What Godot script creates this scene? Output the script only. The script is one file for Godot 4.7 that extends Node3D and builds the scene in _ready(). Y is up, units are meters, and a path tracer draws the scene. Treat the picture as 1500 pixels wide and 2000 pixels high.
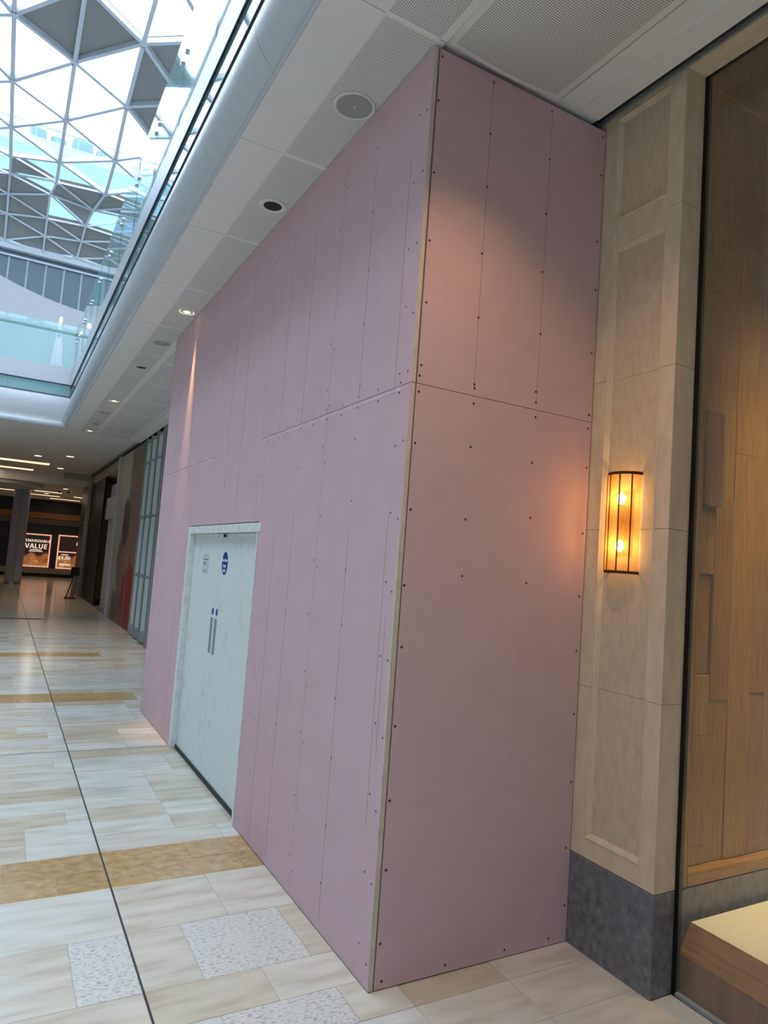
extends Node3D
# A shopping mall: pink plasterboard hoarding round a closed unit, seen from the concourse.
# Axes: the hoarding's corner stands at the origin, x runs along its short face, -z along its long face.

const SOFFIT := 4.03
const BOARD_JOINT := 2.495
const HOARD_END := -5.19
const SHOP_X := 0.95
const BRIDGE_Z := -12.9
const ROOF_Y := 12.0
const END_Z := -21.0
const FAR_Z := -35.0

var mats := {}
var taken := {}
var rng := RandomNumberGenerator.new()

func _ready():
	rng.seed = 20240611
	make_camera()
	make_sky()
	make_materials()
	build_floor()
	build_shell()
	build_ceiling()
	build_fascia()
	build_hoarding()
	build_door()
	build_pilaster()
	build_shop_window()
	build_sconce()
	build_ceiling_fittings()
	build_balustrades()
	build_roof()
	build_end_wall()
	build_shopfronts()
	build_far_hall()
	build_outside()

# ---------------------------------------------------------------- camera and light
func make_camera():
	var c := Camera3D.new()
	c.name = "camera"
	c.fov = rad_to_deg(2.0 * atan(1000.0 / 1346.8))
	c.near = 0.05
	c.far = 300.0
	c.position = Vector3(-1.458, 1.70, 2.503)
	c.rotation = Vector3(0.0790, -0.5014, 0.0733)
	add_child(c)

func make_sky():
	var e := Environment.new()
	e.background_mode = Environment.BG_SKY
	var s := Sky.new()
	var p := ProceduralSkyMaterial.new()
	p.sky_top_color = Color(0.85, 0.93, 1.0)
	p.sky_horizon_color = Color(0.88, 0.945, 1.0)
	p.ground_bottom_color = Color(0.35, 0.36, 0.38)
	p.ground_horizon_color = Color(0.6, 0.63, 0.66)
	p.sun_angle_max = 1.0
	p.energy_multiplier = 1.0
	s.sky_material = p
	e.sky = s
	e.background_energy_multiplier = 5.9
	e.tonemap_mode = Environment.TONE_MAPPER_LINEAR
	e.tonemap_exposure = 1.0
	e.sdfgi_enabled = true
	e.ssao_enabled = true
	e.ssil_enabled = true
	var w := WorldEnvironment.new()
	w.name = "environment"
	w.environment = e
	add_child(w)

# ---------------------------------------------------------------- helpers: nodes
func numbered(called: String) -> String:
	if not taken.has(called):
		taken[called] = 0
		return called
	taken[called] += 1
	return "%s_%03d" % [called, taken[called]]

func thing(called: String, label: String, category: String, at := Vector3.ZERO, group := "", kind := "") -> Node3D:
	var o := Node3D.new()
	o.name = numbered(called)
	add_child(o)
	o.position = at
	tag(o, label, category, group, kind)
	return o

func tag(o: Node, label: String, category: String, group := "", kind := ""):
	if label != "": o.set_meta("label", label)
	if category != "": o.set_meta("category", category)
	if group != "": o.set_meta("group", group)
	if kind != "": o.set_meta("kind", kind)

func struct(called: String) -> Node3D:
	var o := Node3D.new()
	o.name = numbered(called)
	o.set_meta("kind", "structure")
	add_child(o)
	return o

func part(called: String, mesh: Mesh, m: Material, parent: Node, at := Vector3.ZERO, label := "") -> MeshInstance3D:
	var o := MeshInstance3D.new()
	o.name = called
	o.mesh = mesh
	o.material_override = m
	o.position = at
	o.cast_shadow = GeometryInstance3D.SHADOW_CASTING_SETTING_ON
	if label != "": o.set_meta("label", label)
	parent.add_child(o, true)
	return o

func lamp_spot(parent: Node, at: Vector3, towards: Vector3, energy: float, color: Color, angle: float, size := 0.04, soft := 0.6):
	var l := SpotLight3D.new()
	l.name = "lamp"
	parent.add_child(l, true)
	l.global_position = at
	var up := Vector3.UP if absf(towards.normalized().y) < 0.99 else Vector3.RIGHT
	l.look_at(at + towards, up)
	l.light_energy = energy
	l.light_color = color
	l.spot_angle = angle
	l.spot_angle_attenuation = soft
	l.spot_range = 60.0
	l.spot_attenuation = 2.0
	l.light_size = size
	l.shadow_enabled = true

func lamp_area(parent: Node, at: Vector3, towards: Vector3, energy: float, color: Color, size: Vector2):
	var l := AreaLight3D.new()
	l.name = "lamp"
	parent.add_child(l, true)
	l.global_position = at
	var up := Vector3.UP if absf(towards.normalized().y) < 0.99 else Vector3.RIGHT
	l.look_at(at + towards, up)
	l.light_energy = energy
	l.light_color = color
	l.area_size = size
	l.area_range = 60.0
	l.area_attenuation = 2.0
	l.shadow_enabled = true

func lamp_omni(parent: Node, at: Vector3, energy: float, color: Color, size := 0.03):
	var l := OmniLight3D.new()
	l.name = "lamp"
	parent.add_child(l, true)
	l.global_position = at
	l.light_energy = energy
	l.light_color = color
	l.omni_range = 60.0
	l.omni_attenuation = 2.0
	l.light_size = size
	l.shadow_enabled = true

# ---------------------------------------------------------------- helpers: meshes
func begin() -> SurfaceTool:
	var st := SurfaceTool.new()
	st.begin(Mesh.PRIMITIVE_TRIANGLES)
	return st

# a triangle whose front looks along `out`
func tri(st: SurfaceTool, a: Vector3, b: Vector3, c: Vector3, out: Vector3):
	var n := (c - a).cross(b - a)
	if n.length_squared() < 1e-16: return
	n = n.normalized()
	if n.dot(out) < 0.0:
		n = -n
		var t := b
		b = c
		c = t
	for v in [a, b, c]:
		st.set_normal(n)
		st.set_uv(Vector2.ZERO)
		st.add_vertex(v)

func quad(st: SurfaceTool, a: Vector3, b: Vector3, c: Vector3, d: Vector3, out: Vector3):
	tri(st, a, b, c, out)
	tri(st, a, c, d, out)

# a quad with uv 0..1: a is bottom left, b bottom right, c top right, d top left
func uv_quad(a: Vector3, b: Vector3, c: Vector3, d: Vector3, out: Vector3) -> ArrayMesh:
	var st := begin()
	var p := [a, b, c, d]
	var uv := [Vector2(0, 1), Vector2(1, 1), Vector2(1, 0), Vector2(0, 0)]
	var order := [0, 1, 2, 0, 2, 3]
	if (c - a).cross(b - a).dot(out) < 0.0: order = [0, 2, 1, 0, 3, 2]
	for i in order:
		st.set_normal(out)
		st.set_uv(uv[i])
		st.add_vertex(p[i])
	return st.commit()

func box(st: SurfaceTool, lo: Vector3, hi: Vector3):
	var p := [Vector3(lo.x, lo.y, lo.z), Vector3(hi.x, lo.y, lo.z), Vector3(hi.x, hi.y, lo.z), Vector3(lo.x, hi.y, lo.z),
		Vector3(lo.x, lo.y, hi.z), Vector3(hi.x, lo.y, hi.z), Vector3(hi.x, hi.y, hi.z), Vector3(lo.x, hi.y, hi.z)]
	quad(st, p[0], p[1], p[2], p[3], Vector3(0, 0, -1))
	quad(st, p[4], p[5], p[6], p[7], Vector3(0, 0, 1))
	quad(st, p[0], p[1], p[5], p[4], Vector3(0, -1, 0))
	quad(st, p[3], p[2], p[6], p[7], Vector3(0, 1, 0))
	quad(st, p[0], p[3], p[7], p[4], Vector3(-1, 0, 0))
	quad(st, p[1], p[2], p[6], p[5], Vector3(1, 0, 0))

func bx(x0: float, x1: float, y0: float, y1: float, z0: float, z1: float) -> ArrayMesh:
	var st := begin()
	box(st, Vector3(minf(x0, x1), minf(y0, y1), minf(z0, z1)), Vector3(maxf(x0, x1), maxf(y0, y1), maxf(z0, z1)))
	return st.commit()

# a box whose edges are bevelled by b
func bevel_box(x0: float, x1: float, y0: float, y1: float, z0: float, z1: float, b: float) -> ArrayMesh:
	var st := begin()
	var c := Vector3(x0 + x1, y0 + y1, z0 + z1) * 0.5
	var h := Vector3(absf(x1 - x0), absf(y1 - y0), absf(z1 - z0)) * 0.5
	b = minf(b, minf(h.x, minf(h.y, h.z)) * 0.9)
	var i := h - Vector3(b, b, b)
	for s in [-1.0, 1.0]:
		quad(st, c + Vector3(s * h.x, -i.y, -i.z), c + Vector3(s * h.x, i.y, -i.z), c + Vector3(s * h.x, i.y, i.z), c + Vector3(s * h.x, -i.y, i.z), Vector3(s, 0, 0))
		quad(st, c + Vector3(-i.x, s * h.y, -i.z), c + Vector3(i.x, s * h.y, -i.z), c + Vector3(i.x, s * h.y, i.z), c + Vector3(-i.x, s * h.y, i.z), Vector3(0, s, 0))
		quad(st, c + Vector3(-i.x, -i.y, s * h.z), c + Vector3(i.x, -i.y, s * h.z), c + Vector3(i.x, i.y, s * h.z), c + Vector3(-i.x, i.y, s * h.z), Vector3(0, 0, s))
		for t in [-1.0, 1.0]:
			quad(st, c + Vector3(s * h.x, t * i.y, -i.z), c + Vector3(s * i.x, t * h.y, -i.z), c + Vector3(s * i.x, t * h.y, i.z), c + Vector3(s * h.x, t * i.y, i.z), Vector3(s, t, 0))
			quad(st, c + Vector3(s * h.x, -i.y, t * i.z), c + Vector3(s * i.x, -i.y, t * h.z), c + Vector3(s * i.x, i.y, t * h.z), c + Vector3(s * h.x, i.y, t * i.z), Vector3(s, 0, t))
			quad(st, c + Vector3(-i.x, s * h.y, t * i.z), c + Vector3(-i.x, s * i.y, t * h.z), c + Vector3(i.x, s * i.y, t * h.z), c + Vector3(i.x, s * h.y, t * i.z), Vector3(0, s, t))
			for u in [-1.0, 1.0]:
				tri(st, c + Vector3(s * h.x, t * i.y, u * i.z), c + Vector3(s * i.x, t * h.y, u * i.z), c + Vector3(s * i.x, t * i.y, u * h.z), Vector3(s, t, u))
	return st.commit()

# a bar of square or flat section between two points
func bar(st: SurfaceTool, a: Vector3, b: Vector3, w: float, h: float, up := Vector3.UP):
	var d := (b - a).normalized()
	if absf(d.dot(up)) > 0.98: up = Vector3.RIGHT
	var s := d.cross(up).normalized() * w * 0.5
	var t := s.cross(d).normalized() * h * 0.5
	var q := [s + t, -s + t, -s - t, s - t]
	for k in 4:
		var k2: int = (k + 1) % 4
		quad(st, a + q[k], a + q[k2], b + q[k2], b + q[k], q[k] + q[k2])
	quad(st, a + q[0], a + q[1], a + q[2], a + q[3], -d)
	quad(st, b + q[0], b + q[1], b + q[2], b + q[3], d)

# a smooth body of revolution about the y axis; profile holds (radius, y)
func lathe(profile: Array, seg := 32) -> ArrayMesh:
	var st := begin()
	st.set_smooth_group(-1)
	for k in profile.size() - 1:
		var p: Vector2 = profile[k]
		var q: Vector2 = profile[k + 1]
		var dn := Vector2(q.y - p.y, p.x - q.x).normalized()
		for s in seg:
			var a0 := TAU * s / seg
			var a1 := TAU * (s + 1) / seg
			var d0 := Vector3(cos(a0), 0, sin(a0))
			var d1 := Vector3(cos(a1), 0, sin(a1))
			var v := [d0 * p.x + Vector3.UP * p.y, d1 * p.x + Vector3.UP * p.y, d1 * q.x + Vector3.UP * q.y, d0 * q.x + Vector3.UP * q.y]
			var n := [d0 * dn.x + Vector3.UP * dn.y, d1 * dn.x + Vector3.UP * dn.y, d1 * dn.x + Vector3.UP * dn.y, d0 * dn.x + Vector3.UP * dn.y]
			for ids in [[0, 1, 2], [0, 2, 3]]:
				var f: Vector3 = (v[ids[2]] - v[ids[0]]).cross(v[ids[1]] - v[ids[0]])
				if f.length_squared() < 1e-18: continue
				var o: Array = ids if f.dot(n[ids[1]]) > 0.0 else [ids[0], ids[2], ids[1]]
				for i in o:
					st.set_normal(n[i])
					st.set_uv(Vector2.ZERO)
					st.add_vertex(v[i])
	return st.commit()

# a profile of points swept from p0 along `way` (a straight run); smooth = shared normals along the profile
func sweep(profile: Array, way: Vector3, closed := false, smooth := true, caps := false) -> ArrayMesh:
	var st := begin()
	sweep_into(st, profile, way, closed, smooth, caps)
	return st.commit()

func sweep_into(st: SurfaceTool, profile: Array, way: Vector3, closed: bool, smooth: bool, caps: bool):
	var n := profile.size()
	var segs := n if closed else n - 1
	var mid := Vector3.ZERO
	for p in profile: mid += p / n
	var fn: Array = []
	for k in segs:
		var a: Vector3 = profile[k]
		var b: Vector3 = profile[(k + 1) % n]
		fn.append((b - a).cross(way).normalized())
	# turn all normals outwards together
	var turn := 0.0
	for k in segs:
		var a: Vector3 = profile[k]
		turn += (fn[k] as Vector3).dot(a - mid)
	var sgn := 1.0 if turn >= 0.0 else -1.0
	for k in segs:
		var k2: int = (k + 1) % n
		var a: Vector3 = profile[k]
		var b: Vector3 = profile[k2]
		var f: Vector3 = (fn[k] as Vector3) * sgn
		var na := f
		var nb := f
		if smooth:
			if k > 0 or closed: na = (f + (fn[(k - 1 + segs) % segs] as Vector3) * sgn).normalized()
			if k < segs - 1 or closed: nb = (f + (fn[(k + 1) % segs] as Vector3) * sgn).normalized()
		var v := [a, b, b + way, a + way]
		var nn := [na, nb, nb, na]
		for ids in [[0, 1, 2], [0, 2, 3]]:
			var g: Vector3 = (v[ids[2]] - v[ids[0]]).cross(v[ids[1]] - v[ids[0]])
			var o: Array = ids if g.dot(f) > 0.0 else [ids[0], ids[2], ids[1]]
			for i in o:
				st.set_normal(nn[i])
				st.set_uv(Vector2.ZERO)
				st.add_vertex(v[i])
	if caps:
		for k in range(1, n - 1):
			tri(st, profile[0], profile[k], profile[k + 1], -way)
			tri(st, profile[0] + way, profile[k] + way, profile[k + 1] + way, way)

func flat_disc(st: SurfaceTool, at: Vector3, out: Vector3, ru: float, rv: float, seg := 8, thick := 0.0):
	var u := out.cross(Vector3.UP)
	if u.length() < 0.1: u = Vector3.RIGHT
	u = u.normalized()
	var v := u.cross(out).normalized()
	for k in seg:
		var a := TAU * k / seg
		var b := TAU * (k + 1) / seg
		var p := u * cos(a) * ru + v * sin(a) * rv
		var q := u * cos(b) * ru + v * sin(b) * rv
		tri(st, at + out * thick, at + p + out * thick, at + q + out * thick, out)
		if thick > 0.0: quad(st, at + p, at + q, at + q + out * thick, at + p + out * thick, p + q)

func words(text: String, height: float, m: Material, parent: Node, at: Vector3, basis_: Basis, called := "lettering", bold := true) -> MeshInstance3D:
	var t := TextMesh.new()
	t.text = text
	var f := SystemFont.new()
	f.font_names = PackedStringArray(["Droid Sans"])
	f.font_weight = 700 if bold else 400
	t.font = f
	t.font_size = 32
	t.pixel_size = height / 24.0
	t.depth = 0.002
	t.curve_step = 2.0
	var o := part(called, t, m, parent)
	o.transform = Transform3D(basis_, at)
	return o

# ---------------------------------------------------------------- materials
func noise_tex(size: int, freq: float, octaves: int, seed_: int, ramp: Array, gain := 1.0) -> ImageTexture:
	var n := FastNoiseLite.new()
	n.noise_type = FastNoiseLite.TYPE_SIMPLEX_SMOOTH
	n.seed = seed_
	n.frequency = freq
	n.fractal_type = FastNoiseLite.FRACTAL_FBM
	n.fractal_octaves = octaves
	var src := n.get_seamless_image(size, size, false, false, 0.25)
	src.convert(Image.FORMAT_L8)
	var img := Image.create(size, size, false, Image.FORMAT_RGB8)
	var last := ramp.size() - 1
	for y in size:
		for x in size:
			var v := clampf((src.get_pixel(x, y).r - 0.5) * gain + 0.5, 0.0, 1.0) * last
			var k := mini(int(v), last - 1)
			img.set_pixel(x, y, (ramp[k] as Color).lerp(ramp[k + 1], v - k))
	img.generate_mipmaps()
	return ImageTexture.create_from_image(img)

func plain(color: Color, rough := 0.6, metal := 0.0, spec := 0.5) -> StandardMaterial3D:
	var m := StandardMaterial3D.new()
	m.albedo_color = color
	m.roughness = rough
	m.metallic = metal
	m.metallic_specular = spec
	return m

func textured(tex: Texture2D, scale: Vector3, rough := 0.6, tint := Color.WHITE, offset := Vector3.ZERO, spec := 0.5) -> StandardMaterial3D:
	var m := plain(tint, rough, 0.0, spec)
	m.albedo_texture = tex
	m.uv1_triplanar = true
	m.uv1_world_triplanar = true
	m.uv1_triplanar_sharpness = 8.0
	m.uv1_scale = scale
	m.uv1_offset = offset
	return m

func glow(color: Color, energy: float) -> StandardMaterial3D:
	var m := plain(color, 0.5)
	m.emission_enabled = true
	m.emission = color
	m.emission_energy_multiplier = energy
	return m

func glass(color: Color, alpha: float, spec := 0.5) -> StandardMaterial3D:
	var m := plain(Color(color, alpha), 0.02, 0.0, spec)
	m.transparency = BaseMaterial3D.TRANSPARENCY_ALPHA
	m.cull_mode = BaseMaterial3D.CULL_DISABLED
	return m

func rgb(r: int, g: int, b: int) -> Color:
	return Color(r / 255.0, g / 255.0, b / 255.0)

func make_materials():
	# plasterboard face paper: a faint mottle
	var paper := noise_tex(256, 0.02, 4, 3, [rgb(250, 249, 249), rgb(255, 255, 255)], 1.3)
	mats.pink = textured(paper, Vector3(0.7, 0.7, 0.7), 0.75, rgb(205, 178, 185), Vector3.ZERO, 0.25)
	mats.pink_b = textured(paper, Vector3(0.9, 0.9, 0.9), 0.75, rgb(205, 177, 183), Vector3(0.3, 0.1, 0.6), 0.25)
	mats.gypsum = textured(noise_tex(128, 0.06, 4, 9, [rgb(184, 176, 156), rgb(198, 191, 172), rgb(206, 199, 181)], 1.2), Vector3(3, 1, 3), 0.9)
	mats.filler = textured(noise_tex(128, 0.05, 4, 10, [rgb(200, 174, 179), rgb(206, 184, 189), rgb(212, 194, 199)], 1.8), Vector3(2, 2, 2), 0.8)
	mats.pencil = plain(rgb(150, 126, 132), 0.9)
	mats.screw = plain(rgb(44, 36, 38), 0.55, 0.4)
	mats.stud = plain(rgb(150, 152, 154), 0.5, 0.3)
	# floor stone: pale vein cut limestone, streaks along x
	var veins := noise_tex(512, 0.014, 5, 21, [rgb(188, 182, 172), rgb(198, 194, 186), rgb(204, 201, 195), rgb(209, 207, 203)], 1.45)
	mats.stone = []
	var tints := [rgb(255, 254, 251), rgb(250, 245, 236), rgb(242, 233, 219), rgb(255, 255, 255), rgb(234, 223, 205), rgb(246, 246, 245), rgb(252, 247, 240)]
	for k in tints.size():
		var m := textured(veins, Vector3(0.26, 1.0, 1.35), 0.16, tints[k], Vector3(0.13 * k, 0.0, 0.37 * k), 0.5)
		mats.stone.append(m)
	var pits := noise_tex(512, 0.06, 4, 33, [rgb(158, 155, 150), rgb(196, 194, 190), rgb(205, 203, 200), rgb(208, 206, 203), rgb(209, 208, 206)], 1.7)
	mats.pitted = textured(pits, Vector3(1.1, 1.0, 2.4), 0.3, rgb(250, 250, 247))
	var ochre := noise_tex(512, 0.02, 5, 40, [rgb(162, 134, 92), rgb(174, 146, 104), rgb(180, 154, 113), rgb(188, 166, 132)], 1.4)
	mats.ochre = []
	for k in 3:
		mats.ochre.append(textured(ochre, Vector3(1.1, 1.0, 1.4), 0.16, [rgb(255, 255, 255), rgb(246, 242, 236), rgb(255, 250, 240)][k], Vector3(0.3 * k, 0, 0.2 * k)))
	mats.grout = plain(rgb(180, 175, 165), 0.85)
	mats.joint_dark = plain(rgb(52, 52, 52), 0.7)
	mats.sill = plain(rgb(186, 184, 180), 0.35)
	# pilaster stone
	var lime := noise_tex(512, 0.02, 6, 51, [rgb(200, 184, 160), rgb(208, 192, 168), rgb(214, 200, 177)], 1.3)
	mats.limestone = textured(lime, Vector3(1.2, 0.5, 1.2), 0.7, Color.WHITE, Vector3.ZERO, 0.3)
	mats.limestone_field = textured(noise_tex(512, 0.022, 6, 52, [rgb(188, 170, 146), rgb(197, 180, 156), rgb(201, 185, 161), rgb(205, 190, 167)], 1.2), Vector3(2.0, 0.8, 2.0), 0.75, Color.WHITE, Vector3.ZERO, 0.3)
	mats.slate = textured(noise_tex(512, 0.03, 5, 61, [rgb(92, 92, 99), rgb(108, 108, 115), rgb(116, 116, 123), rgb(130, 130, 136)], 1.5), Vector3(1.3, 1.0, 1.3), 0.42)
	# timber
	var grain := noise_tex(512, 0.014, 5, 71, [rgb(136, 96, 44), rgb(150, 110, 54), rgb(157, 117, 60), rgb(164, 125, 68)], 1.3)
	mats.wood = []
	for k in 4:
		mats.wood.append(textured(grain, Vector3(6.0, 0.45, 6.0), 0.42, [rgb(255, 255, 255), rgb(246, 240, 232), rgb(236, 226, 214), rgb(250, 250, 250)][k], Vector3(0.21 * k, 0.4 * k, 0.13 * k)))
	mats.wood_edge = textured(grain, Vector3(6.0, 6.0, 0.45), 0.38, rgb(255, 244, 226))
	mats.wood_rail = textured(grain, Vector3(0.45, 6.0, 6.0), 0.38, rgb(255, 250, 240))
	mats.walnut = textured(noise_tex(256, 0.014, 5, 75, [rgb(108, 74, 50), rgb(120, 84, 58), rgb(128, 92, 66)], 1.2), Vector3(6.0, 0.5, 6.0), 0.5)
	mats.shop_paint = plain(rgb(168, 158, 142), 0.7)
	mats.cream = plain(rgb(226, 218, 190), 0.55)
	mats.bronze = plain(rgb(84, 60, 38), 0.35, 0.7)
	# ceiling and fascia
	mats.white_paint = plain(rgb(208, 209, 208), 0.55)
	mats.fascia = plain(rgb(192, 198, 205), 0.32)
	mats.soffit = plain(rgb(222, 223, 223), 0.6)
	mats.ring = plain(rgb(214, 216, 216), 0.4)
	mats.perforated = textured(dots(128, 4, 0.28, rgb(222, 223, 223), rgb(96, 96, 96)), Vector3(24, 24, 24), 0.6)
	mats.mesh_grey = textured(dots(64, 8, 0.30, rgb(170, 174, 170), rgb(96, 98, 96)), Vector3(40, 40, 40), 0.6)
	mats.black = plain(rgb(16, 16, 17), 0.5)
	mats.black_metal = plain(rgb(28, 28, 30), 0.35, 0.5)
	mats.steel = plain(rgb(176, 180, 184), 0.28, 0.9)
	mats.brushed = plain(rgb(140, 146, 149), 0.5, 0.1)
	# door paint: off white with scuffs and hand marks
	mats.door = textured(scuffs(512), Vector3(0.45, 0.45, 0.45), 0.5)
	mats.frame_paint = textured(noise_tex(256, 0.03, 4, 83, [rgb(208, 213, 211), rgb(220, 226, 224), rgb(226, 231, 230)], 1.4), Vector3(1.2, 1.2, 1.2), 0.5)
	mats.sign_blue = plain(rgb(28, 74, 150), 0.35)
	mats.sign_white = plain(rgb(226, 230, 234), 0.5)
	mats.paper = plain(rgb(196, 203, 207), 0.6)
	mats.ink = plain(rgb(110, 116, 120), 0.7)
	# glass
	mats.pane_roof = glass(Color(0.93, 0.98, 1.0), 0.06, 0.35)
	mats.pane_green = glass(Color(0.58, 0.88, 0.91), 0.22, 0.42)
	mats.pane_shop = glass(Color(0.84, 0.86, 0.82), 0.06, 0.36)
	mats.amber = plain(Color(0.92, 0.72, 0.36, 0.72), 0.35)
	mats.amber.transparency = BaseMaterial3D.TRANSPARENCY_ALPHA
	mats.amber.cull_mode = BaseMaterial3D.CULL_DISABLED
	mats.amber.backlight_enabled = true
	mats.amber.backlight = Color(1.0, 0.84, 0.55)
	# roof
	mats.roof_bar = plain(rgb(206, 214, 222), 0.45)
	mats.roof_panel = plain(rgb(150, 148, 142), 0.7)
	mats.upper_white = plain(rgb(178, 181, 185), 0.6)
	mats.teal = plain(rgb(92, 114, 119), 0.4)
	mats.teal_rib = plain(rgb(150, 172, 178), 0.5)
	mats.rail_wood = plain(rgb(112, 92, 60), 0.4)

func dots(size: int, n: int, radius: float, ground: Color, hole: Color) -> ImageTexture:
	var img := Image.create(size, size, false, Image.FORMAT_RGB8)
	var step := float(size) / n
	for y in size:
		for x in size:
			var fx := fposmod(x / step, 1.0) - 0.5
			var fy := fposmod(y / step, 1.0) - 0.5
			var d := sqrt(fx * fx + fy * fy)
			img.set_pixel(x, y, hole.lerp(ground, smoothstep(radius - 0.06, radius + 0.06, d)))
	img.generate_mipmaps()
	return ImageTexture.create_from_image(img)

func scuffs(size: int) -> ImageTexture:
	var n := FastNoiseLite.new()
	n.seed = 5
	n.frequency = 0.02
	n.fractal_octaves = 5
	var g := FastNoiseLite.new()
	g.seed = 8
	g.frequency = 0.006
	var img := Image.create(size, size, false, Image.FORMAT_RGB8)
	var clean := rgb(214, 226, 226)
	var dirt := rgb(150, 156, 146)
	for y in size:
		for x in size:
			var a := n.get_noise_2d(x * 1.3, y * 0.8) * 0.5 + 0.5
			var b := g.get_noise_2d(x, y) * 0.5 + 0.5
			var t := clampf((a - 0.58) * 3.0, 0.0, 1.0) * clampf((b - 0.45) * 3.0, 0.0, 1.0)
			img.set_pixel(x, y, clean.lerp(dirt, t * 0.75).lerp(rgb(222, 228, 222), a * 0.2))
	img.generate_mipmaps()
	return ImageTexture.create_from_image(img)

# ---------------------------------------------------------------- floor
var tile_count := 0
var tile_rest: SurfaceTool
var ochre_rest: SurfaceTool

func slab(parent: Node, x0: float, x1: float, z0: float, z1: float, m: Material, single: bool, rest: SurfaceTool):
	var g := 0.0012
	var mesh_x0 := x0 + g
	var mesh_x1 := x1 - g
	if mesh_x1 - mesh_x0 < 0.01: return
	var lift := rng.randf_range(-0.0006, 0.0006)
	if single and tile_count < 296:
		tile_count += 1
		part("floor_tile", bevel_box(mesh_x0, mesh_x1, -0.02, lift, z0 + g, z1 - g, 0.0012), m, parent)
	else:
		box(rest, Vector3(mesh_x0, -0.02, z0 + g), Vector3(mesh_x1, lift, z1 - g))

func tile_row(parent: Node, z0: float, z1: float, xs: Array, kinds: Array):
	# xs: joints from left to right; kinds: index into stone, or "p" pitted, or "o" ochre
	for k in xs.size() - 1:
		var m: Material
		var kind = kinds[k]
		if kind is String:
			m = mats.pitted if kind == "p" else mats.ochre[k % 3]
		else:
			m = mats.stone[kind]
		slab(parent, xs[k], xs[k + 1], z0, z1, m, true, tile_rest)

func random_row(parent: Node, z0: float, z1: float, x_from: float, x_to: float, ochre_row: bool, single: bool):
	var x := x_from
	var mod := 0.2345
	while x < x_to - 0.02:
		var w: float = mod * ([2, 2, 3, 3, 4][rng.randi() % 5])
		var nx := x + w
		if x < -0.803 - 0.02 and nx > -0.803 - 0.1: nx = -0.803      # the long movement joint
		if nx > x_to - 0.15: nx = x_to
		var gold := ochre_row and x < 0.05
		if gold and nx > 0.07: nx = 0.07
		var seen := single and nx > -1.45 and x < 1.1
		var m: Material = mats.ochre[rng.randi() % 3] if gold else mats.stone[rng.randi() % mats.stone.size()]
		slab(parent, x, nx, z0, z1, m, seen, ochre_rest if gold else tile_rest)
		x = nx

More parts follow.
